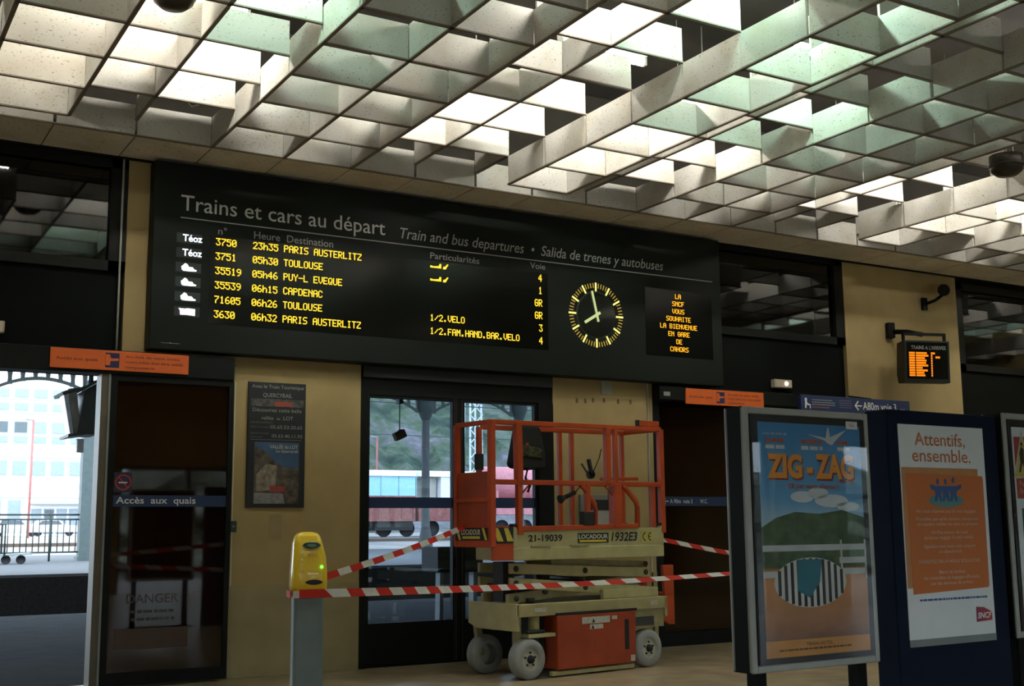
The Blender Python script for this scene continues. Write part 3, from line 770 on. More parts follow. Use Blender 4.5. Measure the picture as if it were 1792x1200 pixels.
# step ladder at the rear end
MB().prism([(1.90, 1.02), (2.06, 1.02), (2.06, .40), (1.99, .40), (1.86, .46), (1.93, .56)], .10, .14).prism([(1.96, 1.02), (2.06, 1.02), (2.06, .42), (1.96, .42)], .50, .54) \
    .box(1.96, 2.06, .10, .54, .42, .45).box(1.96, 2.06, .10, .54, .70, .73).build('step_ladder', ORG, LIFT, bevel=.006)
# scissor arms
def arm(p, q, ly, h=.10, mat=CREAM):
    return MB().prism([(p[0], p[1] - h / 2), (q[0], q[1] - h / 2), (q[0], q[1] + h / 2), (p[0], p[1] + h / 2)], ly, ly + .045).build('scissor_arm', mat, LIFT, bevel=.008)
for ly in (.11, .60):
    arm((-.15, 1.04), (1.71, .95), ly)
    arm((-.15, .905), (1.71, .755), ly)
for ly in (.16, .55):
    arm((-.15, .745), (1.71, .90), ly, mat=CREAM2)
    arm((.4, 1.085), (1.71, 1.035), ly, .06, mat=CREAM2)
MB().box(1.0, 1.78, .06, .11, .705, .80).build('slide_rail', CREAM, LIFT, bevel=.006)
for x, z in ((-.09, 1.035), (.80, .995), (1.65, .955), (-.09, .90), (.80, .83), (-.09, .755), (1.65, 1.04)):
    MB().lathe([(.028, 0), (.028, -.012), (.001, -.014)], (x, .11, z), (0, 1, 0), 14).build('pivot_pin', DARKM, LIFT)
for x, z in ((-.05, .86), (.8, .91), (1.6, .86), (.3, 1.0), (.3, .80), (1.2, .95)):
    MB().tube([(x, .12, z), (x, .64, z)], .022, 8).build('cross_tube', DARKM, LIFT)
MB().box(-.12, .02, .27, .43, .72, 1.10).build('lift_cylinder', DARKM, LIFT)
# platform deck
PW = .60
MB().box(-.18, 1.80, .012, .04, 1.235, 1.415).build('side_panel', CREAM, LIFT, bevel=.004)
MB().box(-.18, 1.80, PW - .04, PW, 1.235, 1.415).build('side_panel', CREAM, LIFT, bevel=.004)
MB().box(-.205, 1.825, 0, PW, 1.115, 1.238).build('deck', CREAM, LIFT, bevel=.008)
for lx in (-.195, 1.79):
    for ly in (0, PW - .06):
        MB().box(lx - .012, lx + .04, ly, ly + .06, 1.235, 1.435).build('corner_post', CREAM, LIFT, bevel=.014, seg=3)
        MB().box(lx - .016, lx + .044, ly, ly + .06, 1.435, 1.465).build('post_cap', RUBBER, LIFT, bevel=.008)
for x in (.02, .52):
    MB().box(x, x + .24, -.008, .012, 1.238, 1.256).build('hinge_foot', CREAM2, LIFT)
text('fleet_number', '21-19039', -.01, 1.295, .06, BLACK_PRINT, LIFT, x1=.42, y=.009, bold=.03)
text('fleet_letter', 'G', -.10, 1.36, .03, BLACK_PRINT, LIFT, y=.009, bold=.02)
def hire_sticker(parent, x0, x1, z0, z1, y):
    s = MB().box(x0, x1, y - .002, y, z0, z1).build('hire_sticker', BLACK_PRINT, parent)
    text('sticker_lettering', 'LOCADOUR', x0 + .01, z0 + (z1 - z0) * .45, (z1 - z0) * .40, M('sticker_pale', (0.62, 0.60, 0.48), .6), s, x1=x1 - .01, y=y - .004, bold=.03)
    MB().box(x0 + .02, x1 - .03, y - .004, y - .002, z0 + (z1 - z0) * .1, z0 + (z1 - z0) * .32).build('yellow_strip', M('sticker_yellow', (0.65, 0.50, 0.05), .6), s)
    return s
hire_sticker(LIFT, .625, 1.04, 1.268, 1.368, .012)
text('model_lettering', '1932E3', 1.075, 1.285, .085, BLACK_PRINT, LIFT, x1=1.445, y=.009, bold=.025, shear=.2)
cy = MB().box(1.50, 1.665, .009, .012, 1.262, 1.385).build('mark_plate', M('mark_yellow', (0.50, 0.41, 0.10), .6), LIFT)
def arc(b, cx, cz, r, a0, a1, wd, y):
    n = 14
    for k in range(n):
        a, c = a0 + (a1 - a0) * k / n, a0 + (a1 - a0) * (k + 1) / n
        b.quad((cx + r * math.cos(a), y, cz + r * math.sin(a)), (cx + r * math.cos(c), y, cz + r * math.sin(c)), (cx + (r - wd) * math.cos(c), y, cz + (r - wd) * math.sin(c)), (cx + (r - wd) * math.cos(a), y, cz + (r - wd) * math.sin(a)))
b = MB(); arc(b, 1.565, 1.323, .045, PI * .5, PI * 1.5, .012, .0075); arc(b, 1.645, 1.323, .045, PI * .5, PI * 1.5, .012, .0075); b.quad((1.602, .0075, 1.318), (1.635, .0075, 1.318), (1.635, .0075, 1.329), (1.602, .0075, 1.329))
b.build('conformity_mark', BLACK_PRINT, cy)
# guard rails
RR = .024
def rail(name, pts, r=RR): return MB().tube(pts, r, 8).build(name, ORG, LIFT)
def sqr(name, p, q, wd=.048): return MB().bar(p, q, wd).build(name, ORG, LIFT, bevel=.006)
EX = -.45
sqr('top_rail', (EX, .02, 2.43), (1.83, .02, 2.45)); sqr('top_rail', (EX + .30, PW - .03, 2.43), (1.83, PW - .03, 2.45))
sqr('mid_rail', (EX, .02, 1.86), (1.83, .02, 1.865)); sqr('mid_rail', (EX + .30, PW - .03, 1.88), (1.83, PW - .03, 1.88), .04)
sqr('toe_rail', (-.14, .02, 1.415), (1.46, .02, 1.435)); sqr('toe_rail', (-.14, PW - .03, 1.42), (1.76, PW - .03, 1.42))
for lx in (EX + .005, 1.825): sqr('post', (lx, .02, 1.25 if lx < 0 else 1.36), (lx, .02, 2.45), .06)
sqr('post', (-.115, .02, 1.86), (-.125, .02, 2.44), .07); sqr('post', (-.115, .02, 1.36), (-.115, .02, 1.86), .055)
sqr('post', (1.05, .02, 1.86), (1.055, .02, 2.44), .062); sqr('post', (1.165, .02, 1.86), (1.165, .02, 2.44), .045)
sqr('post', (1.155, .02, 1.42), (1.155, .02, 1.86), .10)
sqr('post', (.765, .02, 1.43), (.765, .02, 1.86), .055)
rail('bent_brace', [(.68, .02, 1.84), (.72, .02, 1.82), (.86, .02, 1.66), (.875, .02, 1.60), (.875, .02, 1.43)], .026)
rail('bent_brace', [(1.25, .02, 1.845), (1.30, .02, 1.82), (1.45, .02, 1.68), (1.465, .02, 1.62), (1.46, .02, 1.42)], .028)
sqr('post', (1.70, .03, 1.42), (1.70, .03, 1.86), .05)
# far side posts
for lx in (.88, 1.045, 1.78): sqr('post', (lx, PW - .03, 1.40), (lx, PW - .03, 2.44), .045)
sqr('post', (-.18, PW - .03, 1.40), (-.18, PW - .03, 2.43), .05)
MB().box(-.215, -.145, PW - .06, PW, 2.0, 2.16).build('rubber_sleeve', RUBBER, LIFT)
sqr('gate_bar', (1.21, .30, 1.925), (1.75, .30, 1.935), .035)
sqr('top_rail', (1.82, .02, 2.45), (1.82, PW - .03, 2.45), .045); sqr('mid_rail', (1.82, .02, 1.865), (1.82, PW - .03, 1.88), .04)
MB().box(1.50, 1.80, .0, .045, 2.475, 2.535).build('top_bracket', ORG, LIFT, bevel=.004)
MB().box(1.49, 1.505, -.002, .047, 2.472, 2.538).build('bracket_end', RUBBER, LIFT)
rail('corner_strut', [(-.09, .02, 1.74), (.03, .02, 1.85)], .009); rail('corner_strut', [(1.00, .02, 1.85), (1.12, .02, 1.74)], .009)
# extension basket on the left
sqr('top_rail', (EX, .02, 2.43), (EX, PW - .03, 2.43), .045)
sqr('post', (EX, PW - .03, 1.25), (EX, PW - .03, 2.43), .055)
MB().box(EX - .01, EX + .012, .04, PW - .05, 1.42, 1.96).build('solid_panel', ORG2, LIFT, bevel=.004)
sqr('mid_rail', (EX - .01, .02, 1.69), (EX - .01, PW - .03, 1.69), .035)
sqr('mid_rail', (EX, .02, 1.86), (EX + .3, .02, 1.86), .045)
eb = MB().box(EX - .025, EX + .02, 0, PW - .01, 1.245, 1.435).build('toe_board', ORG, LIFT, bevel=.006)
# sticker on the basket end (faces left): built in a plane turned by 90 degrees
hs = thing('end_sticker', None, None, (EX - .027, PW - .04, 0), -PI / 2, parent=LIFT)
SY = M('hazard_yellow', (0.62, 0.48, 0.06), .6)
MB().box(0, .52, -.003, 0, 1.31, 1.43).build('sticker_base', BLACK_PRINT, hs)
for x in (0.01, .43): MB().prism([(x, 1.425), (x + .035, 1.425), (x + .085, 1.315), (x + .05, 1.315)], -.005, -.0035).build('hazard_stripe', SY, hs)
text('sticker_lettering', 'LOCADOUR', .10, 1.365, .048, M('sticker_pale', (0.62, 0.60, 0.48), .6), hs, x1=.41, y=-.005, bold=.03)
MB().box(.12, .40, -.005, -.0035, 1.325, 1.35).build('yellow_strip', MATS['sticker_yellow'], hs)
MB().box(EX, -.2, .0, .03, 1.12, 1.43).build('toe_board', ORG, LIFT, bevel=.005)
hz = MB().box(EX + .005, -.205, -.004, 0, 1.28, 1.43).build('hazard_sticker', BLACK_PRINT, LIFT)
for x in (EX + .01, EX + .13): MB().prism([(x, 1.425), (x + .05, 1.425), (x + .115, 1.30), (x + .04, 1.30)], -.007, -.0045).build('hazard_stripe', SY, hz)
# controls
MB().box(.69, .84, -.01, .06, 1.44, 1.58).build('control_box', RUBBER, LIFT, bevel=.008)
MB().box(1.12, 1.19, .05, .10, 1.70, 1.82).build('control_box', RUBBER, LIFT, bevel=.008)
# tools held on the rail
t = thing('hand_tool', 'dark clamp tool resting on the middle rail of the lift', 'tool', LIFT.matrix_basis @ Vector((.80, .02, 1.937)), math.radians(7.92))
MB().tube([(0, 0, 0), (-.10, 0, .12)], .010).build('lever', DARKM, t)
MB().bar((.03, 0, .03), (-.005, 0, .17), .035).build('grip', RUBBER, t, bevel=.006)
MB().lathe([(.045, -.02), (.045, .02), (.001, .02)], (0.02, 0, .015), (0, 1, 0), 12).build('clamp', DARKM, t)
MB().tube([(.05, 0, .03), (.11, .02, .10), (.17, .03, .19), (.20, .03, .28)], .006, 6).build('cable', RUBBER, t)
t = thing('torch', 'black torch hanging below the middle rail of the lift', 'torch', LIFT.matrix_basis @ Vector((.50, .06, 1.72)), math.radians(7.92))
MB().tube([(0, 0, 0), (.14, 0, .05)], .022, 10).build('body', RUBBER, t)
MB().tube([(0, 0, 0), (-.06, 0, -.02)], .022, 12, r2=.045).build('head', RUBBER, t)
MB().tube([(.14, 0, .05), (.22, 0, .12)], .005, 6).build('lanyard', RUBBER, t)
# bag hanging from the rear rail
t = thing('tool_bag', 'black tool bag with colourful pocket hanging from the rear rail of the lift', 'bag', LIFT.matrix_basis @ Vector((.10, .43, 1.90)), math.radians(7.92))
MB().prism([(0, .16), (.03, .12), (.20, .10), (.42, .12), (.42, .26), (.36, .52), (.34, .55), (.10, .55), (.08, .50)], -.07, .07).build('body', M('bag_black', (0.010, 0.010, 0.010), .8, bump=.4, bscale=20), t, bevel=.03, seg=3)
MB().prism([(.05, .24), (.36, .22), (.36, .32), (.10, .36)], -.085, -.065).build('pocket', M('bag_pocket', (0.05, 0.06, 0.02), .8, var=.9, scale=30), t, bevel=.01)
MB().disc((.16, .36), .022, -.087, 12, .014).build('red_badge', M('badge_red', (0.4, 0.03, 0.02), .6), t)
MB().tube([(.12, 0, .55), (.16, 0, .58), (.26, 0, .58), (.30, 0, .55)], .014, 8).build('strap', RUBBER, t)
MB().tube([(.20, -.04, .12), (.16, -.05, .02), (.22, -.05, -.06), (.19, -.05, -.12)], .014, 8).build('hanging_strap', RUBBER, t)

# ================================================================== TICKET VALIDATOR AND BARRIER TAPES
t = thing('ticket_validator', 'yellow ticket validating machine on a grey post in front of the beige pillar', 'ticket machine', (-0.205, -4.0, 0), math.radians(-14))
YEL = M('yellow_plastic', (0.88, 0.60, 0.025), .28, var=.04, coat=.4)
MB().prism([(-.10, 0), (.10, 0), (.10, .995), (-.10, .995)], -.08, .08).build('post', M('grey_green_post', (0.15, 0.19, 0.185), .5), t, bevel=.02, seg=3)
MB().box(-.16, .16, -.14, .14, 0, .015).build('base_plate', STEEL, t)
# moulded head: stacked rounded-rectangle sections
secs = [(.995, .100, .085, 0.0), (1.02, .118, .105, -.005), (1.06, .122, .115, -.012), (1.15, .120, .112, -.014), (1.25, .112, .100, -.006), (1.34, .098, .082, .006), (1.385, .084, .066, .014), (1.405, .066, .05, .018), (1.413, .035, .025, .02)]
hv, hf = [], []
NS = 28
for z, a, b_, yo in secs:
    for k in range(NS):
        an = 2 * PI * k / NS
        cx, sy = math.cos(an), math.sin(an); e = .45
        hv.append((a * math.copysign(abs(cx) ** e, cx) - (.008 if z > 1.3 else 0), yo + b_ * math.copysign(abs(sy) ** e, sy), z))
for i in range(len(secs) - 1):
    for k in range(NS): hf.append((i * NS + k, i * NS + (k + 1) % NS, (i + 1) * NS + (k + 1) % NS, (i + 1) * NS + k))
hb = MB(); hb.add(hv, hf, True); hb.add(hv[:NS], [list(range(NS))]); hb.add(hv[-NS:], [list(range(NS))])
head = hb.build('head', YEL, t)
def lens_shape(cx, cz, w_, h_, y, tilt=0):
    b = MB(); n = 20
    pts = [(cx + w_ * math.cos(2 * PI * k / n), y + tilt * math.sin(2 * PI * k / n), cz + h_ * math.copysign(abs(math.sin(2 * PI * k / n)) ** 1.3, math.sin(2 * PI * k / n))) for k in range(n)]
    return b.add(pts, [list(range(n))])
DG = M('dark_teal_slot', (0.03, 0.055, 0.045), .2)
lens_shape(.01, 1.325, .060, .026, -.099, .012).build('display_slot', DG, head)
lens_shape(.01, 1.325, .032, .010, -.102, .006).build('display_screen', M('display_green', (0.10, 0.18, 0.09), .2), head)
lens_shape(.025, 1.085, .058, .017, -.130, 0).build('ticket_slot', RUBBER, head)
MB().box(-.02, .045, -.122, -.112, 1.262, 1.268).build('moulding_line', M('dark_yellow', (0.45, 0.28, 0.01), .4), head)  # thin line in a darker yellow
MB().lathe([(.012, 0), (.011, -.006), (.001, -.008)], (.075, -.126, 1.185), (0, 1, 0), 12).build('ready_light', EM('green_led', (0.25, 1.0, 0.1), 1.3), head)
for k in range(4): MB().disc((-.055, 1.27 - .035 * k), .006, -.1225 - .002 * k, 8).build('rivet', M('pale_rivet', (.8, .75, .5), .3), head)

RED = M('tape_red', (0.52, 0.028, 0.018), .6, spec=.2)
WHT = M('tape_white', (0.62, 0.61, 0.57), .6, spec=.2)
def tape(label, pts, wd, n, first=0, twist0=0.0, twist1=0.0, grp='barrier tapes'):
    """plastic ribbon of alternating slanted red and white bands"""
    t = thing('barrier_tape', label, 'barrier tape', pts[0], 0, grp)
    P0 = Vector(pts[0]); P = [Vector(p) - P0 for p in pts]
    seg = [(P[i + 1] - P[i]).length for i in range(len(P) - 1)]; tot = sum(seg)
    def at(s):
        s = max(0, min(tot, s))
        for i, L_ in enumerate(seg):
            if s <= L_ or i == len(seg) - 1: return P[i] + (P[i + 1] - P[i]) * (s / L_), (P[i + 1] - P[i]).normalized()
            s -= L_
    def pos(s, v):
        p, d = at(s); nrm = Vector((-d.y, d.x, 0)).normalized()
        a = twist0 + (twist1 - twist0) * max(0, min(1, s / tot))
        up = Vector((0, 0, 1)) * math.cos(a) + nrm * math.sin(a)
        sag = -.02 * math.sin(PI * max(0, min(1, s / tot)))
        return p + up * (v * wd) + Vector((0, 0, sag))
    sk = wd * .55
    for k in range(n):
        m = MB()
        for q in range(3):
            s0 = tot * (k + q / 3) / n; s1 = tot * (k + (q + 1) / 3) / n
            c = lambda s: 0 if s < 1e-6 else (0 if s > tot - 1e-6 else sk)
            vs = [pos(s0 + c(s0), -.5), pos(s1 + c(s1), -.5), pos(s1 - c(s1), .5), pos(s0 - c(s0), .5)]
            nn = Vector((0, .0006, 0))
            m.add([v - nn for v in vs] + [v + nn for v in vs], [(0, 1, 2, 3), (7, 6, 5, 4), (0, 4, 5, 1), (3, 2, 6, 7)])
        m.build('red_band' if (k + first) % 2 == 0 else 'white_band', RED if (k + first) % 2 == 0 else WHT, t)
    return t
L2 = LIFT.matrix_basis
tape('red and white barrier tape from the yellow machine up to the lift basket', [(-.085, -4.02, 1.115), tuple(L2 @ Vector((EX - .035, .40, 1.44)))], .05, 15, 0, 0, .3)
PX, PY_, PZ = 6.63, -1.4, 0.94
tape('long red and white barrier tape crossing in front of the lift', [(-.325, -4.165, 1.015), (-.05, -4.165, 1.015), tuple(L2 @ Vector((.0, -.12, .90))), tuple(L2 @ Vector((.75, -.14, .90))), (PX, PY_ - .05, PZ)], .055, 38, 0, 0, .9)
tape('short red and white barrier tape leaving the far end of the lift', [tuple(L2 @ Vector((1.86, .2, 1.31))), (PX, PY_ - .04, PZ + .06)], .05, 12, 1, .3, 0)
t = thing('barrier_post', 'slim red and white barrier post behind the film poster stand', 'post', (PX, PY_, 0))
MB().lathe([(.001, .05), (.10, .05), (.15, .03), (.16, 0)], (0, 0, 0), (0, 0, 1), 20).build('base', RUBBER, t)
for k in range(4): MB().tube([(0, 0, .05 + .25 * k), (0, 0, .05 + .25 * (k + 1))], .025, 12).build('post_band', RED if k % 2 else WHT, t)
t = thing('tape_wrap', 'red and white tape wound around the grey post below the yellow machine', 'barrier tape', (-0.205, -4.0, 0), math.radians(-14), 'barrier tapes')
for k in range(4): MB().box(-.112 + .056 * k, -.112 + .056 * (k + 1), -.137, -.131, .985, 1.03).build('tape_band', WHT if k % 2 == 0 else RED, t)
MB().box(-.130, -.124, -.137, .10, .985, 1.03).build('tape_band', RED, t)

# ================================================================== POSTER STANDS
KR = math.radians(2.352)
FR_SILVER = M('stand_silver', (0.36, 0.375, 0.34), .5, metal=.2, var=.06)
STAND_BLACK = M('stand_black', (0.005, 0.006, 0.006), .6, spec=.12)
def kpos(lx, ly=0.0): return (1.052 + lx * math.cos(KR) - ly * math.sin(KR), -6.967 + lx * math.sin(KR) + ly * math.cos(KR), 0)
def framed(t, W_, z0, z1, dp, fw=.038):
    MB().box(0, W_, 0.012, dp - .012, z0, z1).build('case', STAND_BLACK, t)
    for y0, y1 in ((0, .03), (dp - .03, dp)):
        f = MB().box(0, fw, y0, y1, z0, z1).box(W_ - fw, W_, y0, y1, z0, z1).box(fw, W_ - fw, y0, y1, z1 - fw, z1).box(fw, W_ - fw, y0, y1, z0, z0 + fw)
        f.build('frame', FR_SILVER, t, bevel=.006)
    for x in (0.06, W_ - .14): MB().box(x, x + .07, dp / 2 - .035, dp / 2 + .035, 0, z0).build('leg', STAND_BLACK, t)
    MB().box(0.0, W_, dp / 2 - .15, dp / 2 + .15, 0, .02).build('foot_plate', STAND_BLACK, t)

def gradient(name, axis, stops, rough=.45, noise=None):
    if name in MATS: return MATS[name]
    m, nt, out = nodes_of(name)
    N, L = nt.nodes, nt.links
    p = N.new('ShaderNodeBsdfPrincipled'); p.inputs['Roughness'].default_value = rough
    tc = N.new('ShaderNodeTexCoord'); sp = N.new('ShaderNodeSeparateXYZ'); L.new(tc.outputs['Generated'], sp.inputs[0])
    src = sp.outputs[axis]
    if noise:
        nz = N.new('ShaderNodeTexNoise'); nz.inputs['Scale'].default_value = noise[0]; nz.inputs['Detail'].default_value = 5
        L.new(tc.outputs['Generated'], nz.inputs['Vector'])
        ma = N.new('ShaderNodeMath'); ma.operation = 'MULTIPLY_ADD'; ma.inputs[1].default_value = noise[1]
        L.new(nz.outputs[0], ma.inputs[0]); L.new(src, ma.inputs[2])
        sb = N.new('ShaderNodeMath'); sb.operation = 'SUBTRACT'; sb.inputs[1].default_value = noise[1] / 2
        L.new(ma.outputs[0], sb.inputs[0]); src = sb.outputs[0]
    rp = N.new('ShaderNodeValToRGB')
    rp.color_ramp.elements[0].position = stops[0][0]; rp.color_ramp.elements[0].color = (*stops[0][1], 1)
    rp.color_ramp.elements[1].position = stops[-1][0]; rp.color_ramp.elements[1].color = (*stops[-1][1], 1)
    for a, c in stops[1:-1]:
        e = rp.color_ramp.elements.new(a); e.color = (*c, 1)
    L.new(src, rp.inputs[0]); L.new(rp.outputs[0], p.inputs['Base Color']); L.new(p.outputs[0], out.inputs[0])
    return m

def sncf_logo(parent, x0, x1, z0, z1, y):
    W_, H_ = x1 - x0, z1 - z0
    lg = MB().prism([(x0, z0), (x1 - .0 * W_, z0 + .06 * H_), (x1, z0 + .55 * H_), (x1 - .06 * W_, z0 + .66 * H_), (x0 + .5 * W_, z1 - .05 * H_), (x0 + .02 * W_, z1)], y - .0015, y).build('company_logo', gradient('logo_red', 0, [(0, (.22, .02, .08)), (1, (.50, .03, .03))]), parent)
    text('logo_lettering', 'SNCF', x0 + W_ * .06, z0 + H_ * .24, H_ * .36, WHITE_PRINT, lg, x1=x1 - W_ * .05, y=y - .003, shear=.22, bold=.035)
    return lg

# --- stand with the film poster
t = thing('poster_stand', 'silver framed stand with the blue and orange film poster', 'poster stand', kpos(0), KR, 'poster stands')
framed(t, .955, .685, 2.05, .15)
MB().box(.04, .915, -.004, .012, .725, 2.01).build('backing', BLACK_PRINT, t)
ps = MB().box(.092, .872, -.007, -.004, .755, 1.972).build('poster', gradient('poster_sky', 2, [(0, (.30, .50, .62)), (.55, (.42, .58, .66)), (.68, (.10, .33, .58)), (1, (.03, .20, .46))], noise=(4, .12)), t)
PY = -.0075
MB().prism([(.092, 1.28), (.092, 1.42), (.20, 1.47), (.34, 1.50), (.52, 1.49), (.70, 1.51), (.872, 1.47), (.872, 1.20), (.092, 1.20)], PY - .0008, PY).build('trees_print', M('print_green', (0.05, 0.10, 0.035), .5, var=.5, scale=14), ps)
MB().box(.092, .872, PY - .0008, PY, .84, 1.21).build('ground_print', gradient('print_ground', 2, [(0, (.22, .10, .055)), (.2, (.36, .15, .06)), (.7, (.55, .25, .09)), (1, (.50, .22, .08))], noise=(9, .3)), ps)
MB().box(.092, .872, PY - .0008, PY, .755, .84).build('footer_print', M('print_orange', (0.60, 0.27, 0.06), .5, var=.08), ps)
FP = M('print_fence', (0.52, 0.55, 0.56), .5)
for a, b, z in ((.092, .872, 1.295), (.66, .872, 1.225), (.66, .872, 1.165), (.092, .30, 1.16)):
    MB().box(a, b, PY - .0016, PY - .0008, z, z + .032).build('fence_rail_print', FP, ps)
for x in (.67, .86): MB().box(x, x + .014, PY - .0016, PY - .0008, 1.14, 1.35).build('fence_post_print', FP, ps)
CLD = M('print_cloud', (0.60, 0.66, 0.70), .5, var=.08)
for cx, cz, rx, rz in ((.62, 1.56, .13, .035), (.75, 1.53, .09, .025), (.40, 1.58, .09, .03), (.52, 1.60, .08, .03)):
    MB().disc((cx, cz), rx, PY - .0004, 20, rz).build('cloud_print', CLD, ps)
# plain stand-in for the poster's figure: an abstract black-and-white striped shape with a teal patch
sw = M('stripe_white', (0.62, 0.62, 0.58), .5); sb = M('stripe_black', (0.015, 0.016, 0.02), .5)
body = MB()
n = 32
body.add([(.435 + .27 * math.cos(2 * PI * k / n), PY - .002, 1.13 + .13 * math.sin(2 * PI * k / n)) for k in range(n)], [list(range(n))])
body.build('striped_shape', sw, ps)
for k in range(11):
    x = .435 + .27 * (-.86 + .172 * k); hh = .13 * math.sqrt(max(0, 1 - ((x - .435) / .27) ** 2)) * .97
    MB().prism([(x - .010, 1.13 - hh), (x + .012, 1.13 - hh), (x + .012, 1.13 + hh), (x - .010, 1.13 + hh)], PY - .0028, PY - .0022).build('stripe', sb, ps)
MB().prism([(.34, 1.25), (.52, 1.25), (.50, 1.13), (.42, 1.05), (.33, 1.09)], PY - .0036, PY - .003).build('teal_patch', M('print_teal', (0.015, 0.16, 0.22), .5), ps)
# title lettering with dark red shadow
for dx, dz, y, m in ((.010, -.010, PY - .002, M('title_shadow', (0.20, 0.02, 0.01), .5)), (0, 0, PY - .003, M('title_orange', (0.80, 0.30, 0.03), .5))):
    text('title_lettering', 'ZIG', .145 + dx, 1.685 + dz, .115, m, ps, x1=.405 + dx, y=y, bold=.045)
    text('title_lettering', '-', .44 + dx, 1.685 + dz, .115, m, ps, x1=.485 + dx, y=y, bold=.045)
    text('title_lettering', 'ZAG', .505 + dx, 1.685 + dz, .12, m, ps, x1=.805 + dx, y=y, bold=.045)
text('tagline_lettering', 'Ell par nang vilanne !', .30, 1.625, .026, M('tag_red', (0.45, 0.08, 0.03), .5), ps, x1=.68, y=PY - .002, bold=.02)
smallprint('credit_print', .69, .81, 1.658, .010, MATS['tag_red'], ps, PY - .002)
text('credit_lettering', 'avec les voix de', .125, 1.905, .018, FP, ps, x1=.30, y=PY - .002)
for x0, x1 in ((.145, .275), (.41, .565), (.69, .78)):
    smallprint('credit_print', x0, x1, 1.867, .020, MATS['tag_red'], ps, PY - .002)
    smallprint('credit_print', x0 - .005, x1 + .005, 1.832, .020, FP, ps, PY - .002)
text('footer_lettering', 'TRAIN HOTEL', .38, .805, .018, BLACK_PRINT, ps, x1=.58, y=PY - .002)
smallprint('footer_print', .18, .72, .785, .010, M('footer_brown', (0.16, 0.07, 0.02), .6), ps, PY - .002)
# white bird
MB().prism([(.455, 1.918), (.595, 1.900), (.612, 1.955), (.622, 1.958), (.632, 1.905), (.765, 1.952), (.665, 1.882), (.645, 1.862), (.615, 1.868), (.59, 1.885)], PY - .0024, PY - .0018).build('bird_print', M('print_bird', (0.55, 0.56, 0.55), .5), ps)
nl = MB().box(.76, .85, -.013, -.009, 1.955, 1.998).build('number_label', WHITE_PRINT, t)
text('label_lettering', 'G.L', .785, 1.97, .016, BLACK_PRINT, nl, x1=.825, y=-.0135)
MB().box(.04, .915, -.0175, -.0155, .725, 2.01).build('glass', CLEAR, t)

# --- blue totem
t = thing('information_totem', 'navy blue totem with white and orange notice headed Attentifs ensemble', 'poster stand', kpos(1.115), KR, 'poster stands')
NAVY = M('totem_navy', (0.003, 0.009, 0.027), .6, spec=.12)
MB().box(0, 1.0, 0.0, .16, 0, 2.085).build('body', NAVY, t, bevel=.008)
ps = MB().box(.088, .86, -.004, 0, .785, 2.003).build('poster', M('poster_white', (0.74, 0.80, 0.82), .5, var=.03), t)
MB().box(.088, .86, -.006, 0, .745, .785).build('glazing_bead', M('bead_grey', (0.20, 0.24, 0.24), .5), t)
OT = M('notice_orange_text', (0.55, 0.16, 0.04), .5)
text('heading_lettering', 'Attentifs,', .225, 1.885, .075, OT, ps, x1=.68, y=-.006, bold=.006)
text('heading_lettering', 'ensemble.', .195, 1.79, .075, OT, ps, x1=.725, y=-.006, bold=.006)
MB().box(.095, .785, -.0052, -.0042, 1.07, 1.755).build('shadow_print', M('pale_orange', (0.50, 0.22, 0.07), .5), ps)
op = MB().prism([(.138, 1.035), (.815, 1.055), (.825, 1.065), (.83, 1.70), (.82, 1.712), (.145, 1.722), (.135, 1.715)], -.0065, -.0055).build('orange_print', M('notice_orange', (0.56, 0.15, 0.022), .5, var=.03), ps)
MB().disc((.475, 1.565), .157, -.0072, 24, .040).build('ellipse_print', M('notice_teal', (0.10, 0.26, 0.26), .5), op)
NB = M('notice_blue', (0.025, 0.09, 0.28), .5)
for cx in (.405, .475, .545):
    MB().disc((cx, 1.675 + (.010 if cx > .5 else 0)), .013, -.0085, 14, .019).build('figure_head', NB, op)
    MB().prism([(cx - .034, 1.645), (cx + .034, 1.645), (cx + .026, 1.60), (cx + .034, 1.56), (cx + .014, 1.56), (cx, 1.595), (cx - .014, 1.56), (cx - .034, 1.56), (cx - .026, 1.60)], -.0085, -.0075).build('figure_body', NB, op)
MB().prism([(.34, 1.632), (.38, 1.62), (.57, 1.62), (.615, 1.638), (.62, 1.662), (.57, 1.65), (.38, 1.65), (.335, 1.66)], -.0095, -.0086).build('joined_arms', NB, op)
NT = M('notice_pale_text', (0.60, 0.44, 0.32), .5)
for s_, x0, x1, z in (('Ne vous séparez pas de vos bagages.', .20, .745, 1.495), ("N'oubliez pas qu'ils doivent comporter", .195, .76, 1.45), ('de manière visible vos nom et prénom.', .20, .755, 1.42),
                     ('Vérifiez autour de vous', .32, .65, 1.373), ("qu'aucun bagage n'a été oublié.", .255, .705, 1.343), ('Signalez-nous tout colis suspect', .25, .715, 1.293),
                     ('ou abandonné.', .38, .59, 1.263), ("N'HÉSITEZ PAS À NOUS SOLLICITER", .20, .75, 1.206), ('Merci de faciliter', .37, .61, 1.145),
                     ('les contrôles de bagages effectués', .235, .735, 1.114), ('par les services de police.', .295, .675, 1.083)):
    text('notice_lettering', s_, x0, z, .019, NT, op, x1=x1, y=-.008, bold=.012)
smallprint('footnote_print', .19, .80, .995, .011, NB, ps, -.006)
sncf_logo(ps, .685, .83, .858, .945, -.006)

